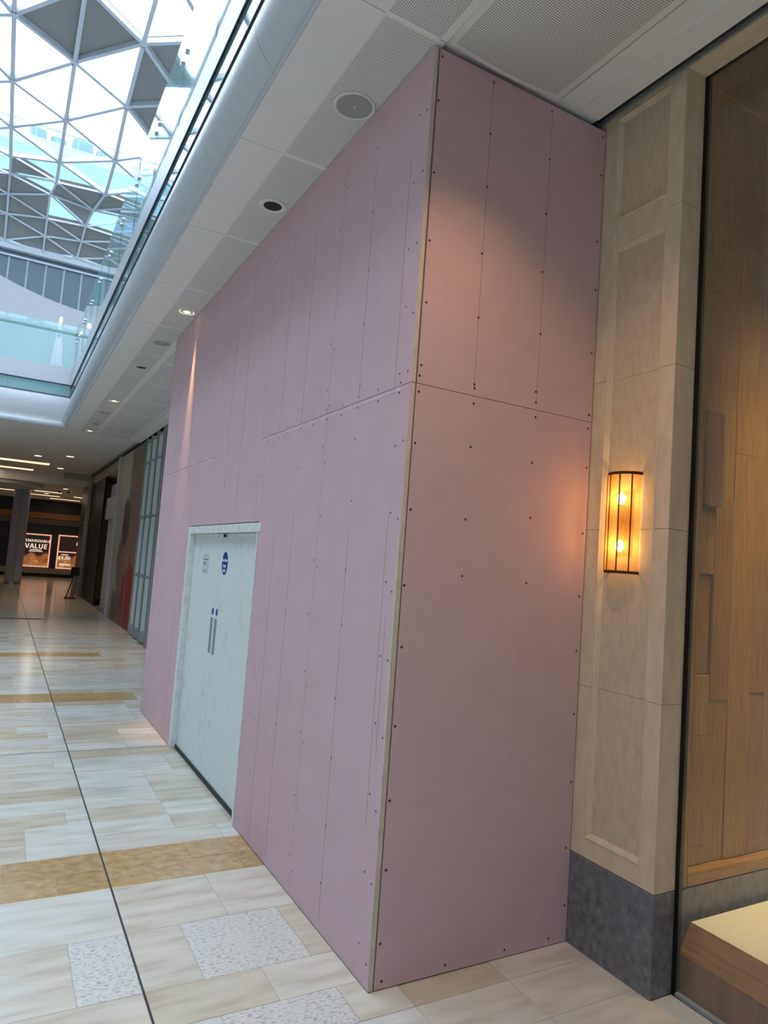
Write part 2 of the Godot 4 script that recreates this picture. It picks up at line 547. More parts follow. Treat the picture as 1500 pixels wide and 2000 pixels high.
func build_floor():
	var f := struct("floor")
	tag(f, "polished pale limestone floor with ochre bands", "")
	part("screed", bx(-7.6, 5.0, -0.25, -0.0035, FAR_Z - 1.0, 10.2), mats.grout, f)
	tile_rest = begin()
	ochre_rest = begin()
	var X0 := -1.5
	var X1 := 1.196
	# rows beside the hoarding's corner, set out as the photograph shows them
	tile_row(f, 0.40, 0.86, [X0, -1.04, -0.803, -0.33, 0.14, 0.60, 1.07], [0, 5, 3, 6, 5, 1])
	tile_row(f, 0.14, 0.40, [X0, -1.04, -0.803, -0.33, 0.14, 0.60, 1.07], [1, 0, 6, 3, 1, 6])
	tile_row(f, -0.09, 0.14, [X0, -1.04, -0.803, -0.57, -0.10, 0.14, 0.60, 1.07], [0, 3, 5, "p", 1, 4, 6])
	tile_row(f, -0.33, -0.09, [X0, -1.27, -0.803, -0.335, 0.14], [6, 1, 2, 6])
	tile_row(f, -0.785, -0.33, [X0, -1.04, -0.803, -0.567, -0.10, 0.14], [6, "p", 1, "p", 2])
	tile_row(f, -1.245, -0.785, [X0, -0.803, -0.335, 0.14], [0, 1, 6])
	tile_row(f, -1.46, -1.245, [X0, -1.047, -0.803, -0.58, -0.105, 0.07], ["o", "o", "o", "o", "o"])
	tile_row(f, -1.69, -1.46, [X0, -1.29, -0.803, -0.345, 0.07], ["o", "o", "o", "o"])
	for r in [[0.40, 0.86], [0.14, 0.40], [-0.09, 0.14], [-0.33, -0.09], [-0.785, -0.33], [-1.245, -0.785], [-1.46, -1.245], [-1.69, -1.46]]:
		random_row(f, r[0], r[1], -7.5, X0, r[1] < -1.2, false)
	var z := -1.69
	var gold_rows := [[-6.2, -5.74], [-9.4, -9.0]]
	var edges: Array = [-1.69]
	while z > -3.76: 
		z -= 0.2325
		edges.append(z)
	edges[-1] = -3.785
	z = -3.785
	for k in 9:
		z -= 0.2172
		edges.append(z)
	for e in [-5.97, -6.2]: edges.append(e)
	z = -6.2
	for k in 12:
		z -= 0.2333
		edges.append(z)
	for e in [-9.2, -9.4]: edges.append(e)
	z = -9.4
	while z > -20.0:
		z -= 0.235
		edges.append(z)
	for k in edges.size() - 1:
		var zh: float = edges[k]
		var zl: float = edges[k + 1]
		var mid := (zh + zl) * 0.5
		var gold := false
		for gr in gold_rows:
			if mid > gr[0] and mid < gr[1]: gold = true
		random_row(f, zl, zh, -7.5, 1.0, gold, mid > -12.0)
	# rows too far off to tell apart, and the rest of the hall
	while z > FAR_Z:
		z -= 0.47
		random_row(f, z, z + 0.47, -7.5, 2.6, false, false)
	z = 0.86
	while z < 10.0:
		random_row(f, z, z + 0.47, -7.5, 1.07, false, false)
		z += 0.47
	var rest := part("tile_field", tile_rest.commit(), mats.stone[1], f)
	rest.set_meta("kind", "stuff")
	var rest2 := part("ochre_tile_field", ochre_rest.commit(), mats.ochre[0], f)
	rest2.set_meta("kind", "stuff")
	part("movement_joint", bx(-0.8075, -0.7985, -0.01, 0.0012, FAR_Z, 10.0), mats.joint_dark, f, Vector3.ZERO, "long dark movement joint")
	part("movement_joint", bx(-7.5, 0.0, -0.01, 0.0010, -3.788, -3.782), mats.joint_dark, f)
	part("movement_joint", bx(-1.6, -0.50, -0.01, 0.0012, -14.62, -14.45), mats.joint_dark, f)
	part("window_sill_stone", bevel_box(1.072, 1.19, -0.02, 0.0, 0.482, 10.0, 0.002), mats.sill, f)

# ---------------------------------------------------------------- walls that close the hall
func build_shell():
	var wl := struct("wall_left")
	part("plaster", bx(-7.8, -7.5, 0.0, ROOF_Y + 0.6, FAR_Z, 10.0), plain(rgb(150, 148, 146), 0.6), wl)
	var wb := struct("wall_back")
	part("plaster", bx(-7.5, 5.0, 0.0, ROOF_Y + 0.6, 10.0, 10.3), plain(rgb(158, 146, 132), 0.6), wb)
	var wr := struct("wall_right")
	part("plaster", bx(5.0, 5.3, 0.0, ROOF_Y + 0.6, END_Z, 10.3), mats.upper_white, wr)
	var up := struct("floor_upper")
	part("slab", bx(-0.50, 5.0, 4.93, 5.20, BRIDGE_Z, 10.0), mats.upper_white, up)
	part("slab", bx(-7.5, 5.0, 4.93, 5.20, END_Z, BRIDGE_Z), mats.upper_white, up)
	part("recess_back", bx(-0.42, -0.36, SOFFIT + 0.1, 4.93, BRIDGE_Z, 10.0), mats.upper_white, up)

# ---------------------------------------------------------------- soffit over the shops
func vault_y(t: float) -> float:
	return 4.050 - 0.020 * sin(PI * t)

func build_ceiling():
	var c := struct("ceiling")
	tag(c, "white metal soffit with perforated panels", "")
	part("slab", bx(-0.40, 0.97, 4.165, 4.30, BRIDGE_Z, 10.0), mats.soffit, c)
	part("slab", bx(0.97, 1.90, 4.165, 4.30, BRIDGE_Z, -0.30), mats.soffit, c)
	part("added_header", bx(1.193, 1.222, 4.161, 4.93, -0.30, 6.0), mats.soffit, c)  # unseen wall added to keep the shop lamps out of the ceiling slot
	var seams: Array = []
	var s := 6.12
	while s > BRIDGE_Z:
		seams.append(s)
		s -= 1.218
	seams.append(BRIDGE_Z)
	for k in seams.size() - 1:
		var z1: float = seams[k]
		var z0: float = seams[k + 1]
		var g := 0.002
		part("soffit_panel", bx(-0.527, -0.265, SOFFIT, SOFFIT + 0.03, z0 + g, z1 - g), mats.soffit, c)
		part("perforated_panel", bx(-0.265, 0.0, SOFFIT + 0.0005, SOFFIT + 0.02, z0 + 0.016, z1 - 0.016), mats.perforated, c)
		part("panel_margin", bx(-0.265, 0.0, SOFFIT, SOFFIT + 0.02, z0 - 0.014, z0 + 0.015), mats.soffit, c)
		part("edge_strip", bx(0.002, 0.038, SOFFIT + 0.004, SOFFIT + 0.03, z0 + g, z1 - g), mats.soffit, c)
	# shallow curved panels between the two strips; over the hoarding they run unseen
	var far_seams: Array = [10.0, 7.5, 5.05, 2.5, 0.016]
	var q := HOARD_END + 0.1
	while q > BRIDGE_Z:
		far_seams.append(q)
		q -= 1.218
	far_seams.append(BRIDGE_Z)
	for k in far_seams.size() - 1:
		var z1: float = far_seams[k] - 0.004
		var z0: float = far_seams[k + 1] + 0.004
		if absf(far_seams[k] - 0.016) < 0.001: continue
		var far: bool = z1 < 0.0
		var drop := 0.05 if far else 0.0
		var xa := 0.042
		var xb := 0.715
		var pts: Array = []
		for i in 13:
			var t := i / 12.0
			pts.append(Vector3(lerpf(xa, xb, t), vault_y(t) - drop * t, z0))
		for i in range(12, -1, -1):
			var t := i / 12.0
			pts.append(Vector3(lerpf(xa, xb, t), vault_y(t) - drop * t + 0.015, z0))
		var plate := part("curved_panel", sweep(pts, Vector3(0, 0, z1 - z0), true, false, false), mats.soffit, c)
		var inner: Array = []
		for i in 13:
			var t := lerpf(0.06, 0.94, i / 12.0)
			inner.append(Vector3(lerpf(xa, xb, t), vault_y(t) - drop * t - 0.0006, z0 + 0.02))
		part("perforation", sweep(inner, Vector3(0, 0, z1 - z0 - 0.05), false, true, false), mats.perforated, plate)
	part("edge_strip", bx(0.722, 0.845, SOFFIT + 0.02, SOFFIT + 0.05, 0.03, 10.0), mats.soffit, c)
	part("edge_strip", bx(0.846, 0.972, SOFFIT + 0.008, SOFFIT + 0.05, 0.03, 10.0), mats.soffit, c)
	part("closure_strip", bx(0.040, 0.985, 4.056, 4.075, -0.06, 0.03), mats.soffit, c)
	part("slot_rail", bx(1.050, 1.0645, 4.076, 4.096, -0.05, 10.0), mats.brushed, c)
	part("edge_strip", bx(0.722, 0.97, 3.955, 4.0, BRIDGE_Z, HOARD_END), mats.soffit, c)

# ---------------------------------------------------------------- the rolled fascia of the upper floor
func fascia_profile() -> Array:
	# (out from the edge, height): out is towards the open hall; a lip, a sloping underside and a roll
	return [Vector2(-0.006, 4.03), Vector2(0.0, 4.026), Vector2(0.008, 4.029), Vector2(0.011, 4.042), Vector2(0.006, 4.048), Vector2(0.030, 4.066), Vector2(0.055, 4.090), Vector2(0.080, 4.122), Vector2(0.100, 4.158), Vector2(0.114, 4.198),
		Vector2(0.120, 4.240), Vector2(0.115, 4.282), Vector2(0.098, 4.322), Vector2(0.070, 4.356), Vector2(0.034, 4.380), Vector2(-0.01, 4.394), Vector2(-0.10, 4.40)]

func bridge_profile() -> Array:
	return [Vector2(-0.006, 4.03), Vector2(0.0, 4.026), Vector2(0.030, 4.034), Vector2(0.052, 4.062), Vector2(0.055, 4.10), Vector2(0.042, 4.128), Vector2(0.030, 4.145), Vector2(0.044, 4.22), Vector2(0.060, 4.30), Vector2(0.070, 4.38), Vector2(0.073, 4.45),
		Vector2(0.070, 4.52), Vector2(0.060, 4.58), Vector2(0.044, 4.63), Vector2(0.022, 4.652), Vector2(-0.004, 4.662), Vector2(-0.10, 4.665)]

func build_fascia():
	var t := struct("trim_1")
	tag(t, "rolled white fascia under the glass balustrade", "")
	var z := 5.5
	while z > BRIDGE_Z:
		var z0 := maxf(z - 1.0175, BRIDGE_Z)
		var pts: Array = []
		for p in fascia_profile(): pts.append(Vector3(-0.530 - p.x, p.y, z0 + 0.0012))
		part("fascia_panel", sweep(pts, Vector3(0, 0, z - z0 - 0.0024)), mats.fascia, t)
		z = z0
	part("backing", bx(-0.515, -0.43, 4.06, 4.38, BRIDGE_Z, 5.5), mats.upper_white, t)
	var b := struct("trim_2")
	tag(b, "rolled white fascia of the bridge", "")
	var x := -0.53
	while x > -7.5:
		var x0 := maxf(x - 1.6, -7.5)
		var pts: Array = []
		for p in bridge_profile(): pts.append(Vector3(x0 + 0.0012, p.y, BRIDGE_Z + p.x))
		part("fascia_panel", sweep(pts, Vector3(x - x0 - 0.0024, 0, 0)), mats.fascia, b)
		x = x0
	part("backing", bx(-7.5, -0.45, 4.06, 4.60, BRIDGE_Z - 0.12, BRIDGE_Z - 0.02), mats.upper_white, b)

# ---------------------------------------------------------------- hoarding
func ragged_strip(y0: float, y1: float, z0: float, z1: float, wander: float, along_y: bool, x: float) -> ArrayMesh:
	# a thin lick of filler or torn paper lying on the long face
	var st := begin()
	var n := 40
	var a: Array = []
	var b: Array = []
	for k in n + 1:
		var t := float(k) / n
		var w := rng.randf_range(-wander, wander)
		var v := rng.randf_range(-wander, wander)
		if along_y:
			a.append(Vector3(x, lerpf(y0, y1, t), z0))
			b.append(Vector3(x, lerpf(y0, y1, t), z1 + v))
		else:
			a.append(Vector3(x, y0 + w, lerpf(z0, z1, t)))
			b.append(Vector3(x, y1 + v, lerpf(z0, z1, t)))
	for k in n: quad(st, a[k], a[k + 1], b[k + 1], b[k], Vector3.LEFT)
	return st.commit()

func build_hoarding():
	var h := thing("plasterboard_hoarding", "tall pink plasterboard hoarding boxing in a closed shop unit", "hoarding")
	var T := 0.02
	var g := 0.0013
	# long face: [z near, z far, y low, y high]
	var boards := [
		[0.0, -0.87, 0.004, BOARD_JOINT], [0.0, -0.87, BOARD_JOINT, SOFFIT - 0.002],
		[-0.87, -1.835, 0.004, BOARD_JOINT], [-0.87, -1.94, BOARD_JOINT, SOFFIT - 0.002],
		[-1.94, -3.09, 1.935, SOFFIT - 0.002], [-1.835, -1.94, 1.935, BOARD_JOINT],
		[-3.09, -3.765, 1.935, BOARD_JOINT], [-3.09, -4.10, BOARD_JOINT, SOFFIT - 0.002],
		[-3.765, -4.05, 0.004, BOARD_JOINT], [-4.05, HOARD_END, 0.004, BOARD_JOINT], [-4.10, HOARD_END, BOARD_JOINT, SOFFIT - 0.002]]
	for b in boards:
		part("board", bevel_box(0.0, T, b[2] + g, b[3] - g, b[1] + g, b[0] - g, 0.0012), mats.pink, h)
	# short face
	part("board", bevel_box(0.028, 1.0595, 0.004, BOARD_JOINT - g, -T, 0.0, 0.0012), mats.pink_b, h)
	part("board", bevel_box(0.030, 1.0595, BOARD_JOINT + g, SOFFIT - 0.004, -T, 0.0, 0.0012), mats.pink_b, h)
	# bare gypsum edge of the long face's boards at the corner
	part("board_edge", bx(0.0015, T, 0.006, BOARD_JOINT - 0.002, -0.001, 0.0012), mats.gypsum, h, Vector3.ZERO, "bare gypsum board edge")
	part("board_edge", bx(0.0015, T, BOARD_JOINT + 0.002, SOFFIT - 0.006, -0.001, 0.0012), mats.gypsum, h, Vector3.ZERO, "bare gypsum board edge")
	part("torn_paper", ragged_strip(0.9, 1.84, -0.001, -0.017, 0.003, true, -0.0008), mats.gypsum, h, Vector3.ZERO, "strip of torn face paper")
	part("torn_paper", ragged_strip(0.02, 0.9, -0.001, -0.006, 0.003, true, -0.0008), mats.gypsum, h)
	# studs behind the boards
	for zs in [-0.045, -0.12, -0.50, -0.87, -1.24, -1.60, -1.81, -3.80, -4.05, -4.40, -4.75, HOARD_END + 0.05]:
		part("stud", bx(T + 0.0005, 0.09, 0.0, SOFFIT - 0.01, zs - 0.025, zs + 0.025), mats.stud, h)
	for zs in [-1.94, -2.40, -2.75, -3.09, -3.50]:
		part("stud", bx(T + 0.0005, 0.09, 1.99, SOFFIT - 0.01, zs - 0.025, zs + 0.025), mats.stud, h)
	part("head_track", bx(T + 0.0005, 0.09, 1.955, 1.985, -3.76, -1.84), mats.stud, h)
	for xs in [0.33, 0.69, 1.02]:
		part("stud", bx(xs - 0.025, xs + 0.025, 0.0, SOFFIT - 0.01, -0.09, -T - 0.0005), mats.stud, h)
	part("end_board", bevel_box(T, SHOP_X, 0.004, SOFFIT - 0.09, HOARD_END, HOARD_END + T, 0.001), mats.pink_b, h)
	# pencil lines over the studs
	var e := 0.0006
	for l in [[-0.50, 2.52, 3.72], [-1.24, 2.52, 3.66], [-1.60, 2.56, 3.8], [-0.145, 2.51, 3.55], [-2.40, 2.0, 3.9], [-4.02, 2.52, 3.3], [-4.7, 2.6, 3.6],
			[-0.50, 0.05, 1.89], [-0.118, 0.62, 1.93], [-1.24, 0.04, 1.95], [-1.53, 0.04, 1.85], [-4.02, 0.05, 1.4], [-0.075, 0.9, 1.5], [-2.75, 2.0, 3.5]]:
		part("pencil_line", bx(-e, 0.001, l[1], l[2], l[0], l[0] + 0.0018), mats.pencil, h)
	for l in [[0.328, 2.52, SOFFIT - 0.02], [0.695, 2.52, SOFFIT - 0.02]]:
		part("pencil_line", bx(l[0], l[0] + 0.002, l[1], l[2], -0.001, e), mats.pencil, h)
	# filler smeared along the level joint
	part("joint_filler", ragged_strip(BOARD_JOINT - 0.022, BOARD_JOINT - 0.003, -0.03, -1.92, 0.002, false, -0.0009), mats.filler, h, Vector3.ZERO, "pale smear of joint filler")
	part("joint_filler", ragged_strip(BOARD_JOINT - 0.018, BOARD_JOINT - 0.003, -3.12, -5.15, 0.002, false, -0.0009), mats.filler, h)
	# screws
	var st := begin()
	var cols := [-0.03, -0.10, -0.50, -0.845, -0.895, -1.24, -1.60, -1.915, -1.965, -2.40, -2.75, -3.065, -3.115, -3.55, -4.02, -4.08, -4.7, -5.15]
	for zc in cols:
		var y := 0.16 + rng.randf_range(-0.05, 0.05)
		while y < 3.98:
			var in_door: bool = zc < -1.80 and zc > -3.80 and y < 1.97
			if not in_door:
				flat_disc(st, Vector3(-0.0008, y + rng.randf_range(-0.03, 0.03), zc + rng.randf_range(-0.008, 0.008)), Vector3.LEFT, 0.0052, 0.0052, 8)
			y += 0.30
	for yj in [BOARD_JOINT + 0.02, BOARD_JOINT - 0.03]:
		for zc in [-0.10, -0.28, -0.50, -0.68, -0.87, -1.06, -1.24, -1.45, -1.6, -1.8]:
			flat_disc(st, Vector3(-0.0012, yj + rng.randf_range(-0.006, 0.006), zc + rng.randf_range(-0.02, 0.02)), Vector3.LEFT, 0.0052, 0.0052, 8)
	var scr := part("screws", st.commit(), mats.screw, h)
	scr.set_meta("kind", "stuff")
	st = begin()
	for xc in [0.042, 0.329, 0.693, 1.036]:
		for k in 14:
			var y := 0.155 + 0.3 * k + rng.randf_range(-0.03, 0.03)
			var edge: bool = xc < 0.1 or xc > 1.0
			if not edge and y < 1.5: continue
			if y < SOFFIT - 0.03: flat_disc(st, Vector3(xc + rng.randf_range(-0.006, 0.006), y, 0.0006), Vector3.BACK, 0.0056, 0.0056, 10)
		for y in [BOARD_JOINT + 0.035, BOARD_JOINT - 0.035, SOFFIT - 0.04]:
			flat_disc(st, Vector3(xc + rng.randf_range(-0.004, 0.004), y, 0.0006), Vector3.BACK, 0.0056, 0.0056, 10)
	for xc in [0.06, 0.37, 0.69, 0.95]:
		flat_disc(st, Vector3(xc, 0.035, 0.0006), Vector3.BACK, 0.0056, 0.0056, 10)
	var scr2 := part("screws", st.commit(), mats.screw, h)
	scr2.set_meta("kind", "stuff")

# ---------------------------------------------------------------- double door in the hoarding
func build_door():
	var d := struct("door_1")
	tag(d, "scuffed white double door in the pink hoarding", "")
	var fr := Node3D.new()
	fr.name = "frame"
	d.add_child(fr)
	part("jamb", bevel_box(-0.004, 0.07, 0.0, 1.93, -3.762, -3.69, 0.002), mats.frame_paint, fr)
	part("jamb", bevel_box(-0.004, 0.07, 0.0, 1.93, -1.868, -1.838, 0.002), mats.frame_paint, fr)
	part("head", bevel_box(-0.006, 0.07, 1.868, 1.929, -3.762, -1.80, 0.002), mats.frame_paint, fr)
	part("bottom_seal", bx(0.035, 0.075, 0.0, 0.032, -3.69, -1.868), mats.black, d, Vector3.ZERO, "black rubber seal under the doors")
	part("stop", bx(0.086, 0.10, 0.0, 1.93, -3.76, -1.84), mats.frame_paint, d)
	var leaf_b := part("leaf", bevel_box(0.045, 0.085, 0.026, 1.866, -3.688, -2.851, 0.003), mats.door, d)
	var leaf_a := part("leaf", bevel_box(0.045, 0.085, 0.026, 1.866, -2.8435, -1.870, 0.003), mats.door, d)
	var left := Basis(Vector3(0, 0, 1), Vector3.UP, Vector3(-1, 0, 0))
	# push plates and small blue discs
	for s in [[leaf_b, -2.918], [leaf_a, -2.806]]:
		part("finger_plate", bevel_box(0.0425, 0.0455, 0.93, 1.205, s[1] - 0.029, s[1] + 0.029, 0.001), mats.brushed, s[0], Vector3.ZERO, "grey metal finger plate")
		var st := begin()
		flat_disc(st, Vector3(0.0455, 1.255, s[1] + 0.008), Vector3.LEFT, 0.026, 0.030, 20, 0.0015)
		part("push_disc", st.commit(), mats.sign_blue, s[0], Vector3.ZERO, "small blue disc")
	# oval blue sign
	var st2 := begin()
	flat_disc(st2, Vector3(0.0452, 1.637, -2.693), Vector3.LEFT, 0.084, 0.095, 32, 0.0012)
	var rim := part("sign_rim", st2.commit(), mats.sign_white, leaf_a)
	var st3 := begin()
	flat_disc(st3, Vector3(0.0438, 1.637, -2.693), Vector3.LEFT, 0.077, 0.088, 32, 0.0012)
	rim.name = "fire_door_sign"
	part("sign_face", st3.commit(), mats.sign_blue, leaf_a, Vector3.ZERO, "blue round fire door notice")
	words("Fire door", 0.024, mats.sign_white, leaf_a, Vector3(0.0415, 1.660, -2.693), left)
	words("keep", 0.024, mats.sign_white, leaf_a, Vector3(0.0415, 1.618, -2.693), left)
	words("shut", 0.024, mats.sign_white, leaf_a, Vector3(0.0415, 1.582, -2.693), left)
	# paper notice
	part("paper_notice", bx(0.0442, 0.0452, 1.535, 1.70, -3.35, -3.17), mats.paper, leaf_b, Vector3.ZERO, "taped paper notice")
	for l in [[1.648, 0.008, -3.335, -3.19], [1.625, 0.006, -3.335, -3.25], [1.612, 0.008, -3.335, -3.24], [1.555, 0.005, -3.335, -3.185]]:
		part("print_line", bx(0.0438, 0.0445, l[0], l[0] + l[1], l[2], l[3]), mats.ink, leaf_b)
	# overhead catches
	part("catch", bevel_box(0.02, 0.046, 1.835, 1.866, -3.02, -2.90, 0.002), mats.frame_paint, leaf_b)
	part("catch", bevel_box(0.02, 0.046, 1.83, 1.862, -2.80, -2.68, 0.002), mats.frame_paint, leaf_a)
	part("catch", bevel_box(0.012, 0.03, 1.835, 1.858, -2.69, -2.675, 0.001), mats.black_metal, leaf_a)
	# screw heads in the jamb
	var sc := begin()
	for p in [[0.06, -3.735], [0.075, -3.72], [0.65, -3.72], [1.02, -3.72], [1.36, -3.72]]:
		flat_disc(sc, Vector3(-0.0045, p[0], p[1]), Vector3.LEFT, 0.006, 0.006, 8)
	part("jamb_screws", sc.commit(), mats.screw, d)

# ---------------------------------------------------------------- stone pilaster
func frame_moulding(z0: float, z1: float, y0: float, y1: float, parent: Node):
	# a stepped moulding round a sunk panel: four mitred strips, x from the face inwards
	var prof := [Vector2(0.0, 1.0650), Vector2(0.004, 1.0615), Vector2(0.009, 1.0615), Vector2(0.012, 1.068), Vector2(0.016, 1.070), Vector2(0.021, 1.080), Vector2(0.026, 1.0855)]
	for side in 4:
		var st := begin()
		for k in prof.size() - 1:
			var p: Vector2 = prof[k]
			var q: Vector2 = prof[k + 1]
			var v: Array = []
			match side:
				0: v = [Vector3(p.y, y0 + p.x, z0 + p.x), Vector3(p.y, y0 + p.x, z1 - p.x), Vector3(q.y, y0 + q.x, z1 - q.x), Vector3(q.y, y0 + q.x, z0 + q.x)]
				1: v = [Vector3(p.y, y1 - p.x, z0 + p.x), Vector3(p.y, y1 - p.x, z1 - p.x), Vector3(q.y, y1 - q.x, z1 - q.x), Vector3(q.y, y1 - q.x, z0 + q.x)]
				2: v = [Vector3(p.y, y0 + p.x, z0 + p.x), Vector3(p.y, y1 - p.x, z0 + p.x), Vector3(q.y, y1 - q.x, z0 + q.x), Vector3(q.y, y0 + q.x, z0 + q.x)]
				3: v = [Vector3(p.y, y0 + p.x, z1 - p.x), Vector3(p.y, y1 - p.x, z1 - p.x), Vector3(q.y, y1 - q.x, z1 - q.x), Vector3(q.y, y0 + q.x, z1 - q.x)]
			quad(st, v[0], v[1], v[2], v[3], Vector3.LEFT)
		part("moulding", st.commit(), mats.limestone, parent)

func build_pilaster():
	var p := thing("stone_pilaster", "beige limestone pilaster with sunk moulded panels on a dark plinth", "pillar")
	var X := 1.065
	var B := 1.196
	var levels := [0.418, 1.20, 1.955, 2.69, 3.44, 4.10]
	var za := -0.10
	var zb := 0.479
	for k in levels.size() - 1:
		var y0: float = levels[k] + 0.0008
		var y1: float = levels[k + 1] - 0.0008
		part("stone_block", bevel_box(X, B, y0, y1, za, 0.078, 0.001), mats.limestone, p)
		part("stone_block", bevel_box(X, B, y0, y1, 0.402, zb, 0.001), mats.limestone, p)
		part("panel_block", bx(X + 0.020, B, y0, y1, 0.077, 0.403), mats.limestone_field, p)
	for r in [[0.419, 0.506], [3.368, 3.508], [4.052, 4.0995]]:
		part("rail_block", bevel_box(X, X + 0.022, r[0], r[1], 0.078, 0.402, 0.0008), mats.limestone, p)
	frame_moulding(0.076, 0.404, 0.504, 3.370, p)
	frame_moulding(0.076, 0.404, 3.506, 4.054, p)
	part("plinth", bevel_box(X - 0.004, B, 0.0, 0.416, za, zb + 0.002, 0.003), mats.slate, p, Vector3.ZERO, "dark grey stone plinth")
	part("lintel", bevel_box(X, 1.192, 4.0825, 4.10, zb, 6.0, 0.002), mats.limestone, p)

# ---------------------------------------------------------------- shop window beside the pilaster
func build_shop_window():
	var w := struct("window_1")
	tag(w, "tall frameless shop window with black edge trim", "")
	part("pane", bx(1.200, 1.212, 0.012, 4.12, 0.50, 3.2), mats.pane_shop, w)
	part("pane", bx(1.200, 1.212, 0.012, 4.12, 3.21, 6.0), mats.pane_shop, w)
	part("window_frame", bevel_box(1.194, 1.220, 0.0, 4.13, 0.4805, 0.499, 0.001), mats.black_metal, w)
	part("window_frame", bx(1.194, 1.220, 4.090, 4.16, 0.499, 6.0), mats.black_metal, w)
	part("window_frame", bx(1.194, 1.220, 0.0, 0.014, 0.499, 6.0), mats.brushed, w)
	# interior shell of the shop
	var s := struct("wall_shop")
	part("wall", bx(3.9, 4.0, 0.0, 4.6, 0.3, 6.0), mats.shop_paint, s)
	part("wall", bx(1.2, 4.0, 0.0, 4.6, 6.0, 6.1), mats.shop_paint, s)
	part("shop_ceiling", bx(1.225, 4.0, 4.50, 4.6, 0.3, 6.0), mats.shop_paint, s)
	part("shop_floor", bx(1.222, 4.0, -0.02, 0.004, 0.3, 6.0), mats.slate, s)
	# timber panelling
	var t := thing("timber_panelling", "warm timber panelling with narrow raised planks inside shop window", "panelling")
	var z := 0.476
	part("skirting", bevel_box(1.2205, 3.89, 0.004, 0.418, 0.36, z + 0.012, 0.002), mats.slate, t, Vector3.ZERO, "grey stone skirting")
	part("backing", bx(1.2205, 3.89, 0.42, 4.5, 0.33, z - 0.050), mats.wood[0], t)
	part("stile", bevel_box(1.2205, 1.262, 0.421, 4.48, z - 0.05, z + 0.012, 0.006), mats.wood[0], t)
	part("stile", sweep([Vector3(1.262, 0.485, z + 0.010), Vector3(1.275, 0.485, z + 0.006), Vector3(1.290, 0.485, z - 0.030), Vector3(1.262, 0.485, z - 0.030)], Vector3(0, 3.9, 0), true, false, true), mats.wood[3], t)
	part("rail", bevel_box(1.2625, 3.88, 0.421, 0.470, z - 0.05, z + 0.012, 0.006), mats.wood_rail, t)
	part("rail", sweep([Vector3(1.2625, 0.470, z + 0.010), Vector3(1.2625, 0.478, z + 0.006), Vector3(1.2625, 0.490, z - 0.030), Vector3(1.2625, 0.470, z - 0.030)], Vector3(2.6, 0, 0), true, false, true), mats.wood_rail, t)
	part("rail", bevel_box(1.2625, 3.88, 4.05, 4.48, z - 0.05, z + 0.012, 0.006), mats.wood[2], t)
	# plank columns; the first holds pieces set in and out
	var zf := z - 0.022
	var first := [[0.492, 0.575, 0.0, 0], [0.578, 1.047, 0.006, 1], [1.049, 1.318, 0.0, 0], [1.322, 1.772, -0.014, 2], [1.776, 2.060, 0.002, 1], [2.085, 2.52, 0.034, 9], [2.53, 3.10, 0.0, 0], [3.103, 4.05, 0.0, 3]]
	for p in first:
		var mm: Material = mats.walnut if p[3] == 9 else mats.wood[p[3]]
		part("plank", bevel_box(1.292, 1.412, p[0], p[1], z - 0.05, zf + p[2], 0.0012), mm, t)
	var x := 1.4145
	var n := 0
	while x < 3.88:
		var wdt: float = [0.13, 0.16, 0.12, 0.18, 0.15][n % 5]
		var y := 0.492
		while y < 4.05:
			var hgt: float = rng.randf_range(0.7, 1.9)
			var y1 := minf(4.05, y + hgt)
			if 4.05 - y1 < 0.4: y1 = 4.05
			part("plank", bevel_box(x, minf(x + wdt - 0.0015, 3.885), y, y1 - 0.0015, z - 0.05, zf + [0.0, 0.003, -0.002][rng.randi() % 3], 0.0012), mats.wood[rng.randi() % 4], t)
			y = y1
		x += wdt
		n += 1
	# display plinth
	var d := thing("display_plinth", "low display plinth with cream top and sloping timber edge", "display plinth")
	part("base", bx(1.2235, 3.2, 0.005, 0.160, 0.492, 5.6), mats.walnut, d)
	part("top_board", bx(1.252, 3.2, 0.286, 0.300, 0.522, 5.6), mats.cream, d, Vector3.ZERO, "cream display top")
	for q in [[0.0, 0.485], [0.50, 1.0]]:
		var lo := Vector3(1.2225, 0.163, 0.49).lerp(Vector3(1.2505, 0.2995, 0.521), q[0])
		var hi := Vector3(1.2225, 0.163, 0.49).lerp(Vector3(1.2505, 0.2995, 0.521), q[1])
		part("sloping_edge", sweep([lo, hi, Vector3(1.275, hi.y - 0.004, 0.54), Vector3(1.275, lo.y, 0.54)], Vector3(0, 0, 5.0), true, false, false), mats.wood_edge, d)
		var e := begin()
		quad(e, lo, Vector3(3.2, lo.y, lo.z), Vector3(3.2, hi.y, hi.z), hi, Vector3(0, 0.2, -1))
		part("sloping_edge", e.commit(), mats.wood_edge, d)
	# track of spot lamps in the head of the window
	var tr := thing("track_light", "row of small black spot lamps in the head of the shop window", "track light")
	part("track", bx(1.50, 1.54, 4.44, 4.48, 0.7, 5.5), mats.black_metal, tr)
	for q in [[1.0, Vector3(0.55, -4.0, -0.30), 20.0], [1.75, Vector3(0.70, -3.2, -1.25), 20.0], [3.0, Vector3(0.6, -4.0, -0.3), 20.0]]:
		part("lamp_head", lathe([Vector2(0.0, 0.07), Vector2(0.035, 0.07), Vector2(0.04, 0.0), Vector2(0.034, 0.0), Vector2(0.03, 0.02)], 20), mats.black_metal, tr, Vector3(1.52, 4.37, q[0]))
		part("lamp_lens", lathe([Vector2(0.0, 0.0), Vector2(0.03, 0.0)], 20), glow(Color(1.0, 0.78, 0.5), 4.0), tr, Vector3(1.52, 4.385, q[0]))
		lamp_spot(tr, Vector3(1.52, 4.36, q[0]), q[1], 7.0, Color(1.0, 0.90, 0.70), q[2], 0.03, 0.9)

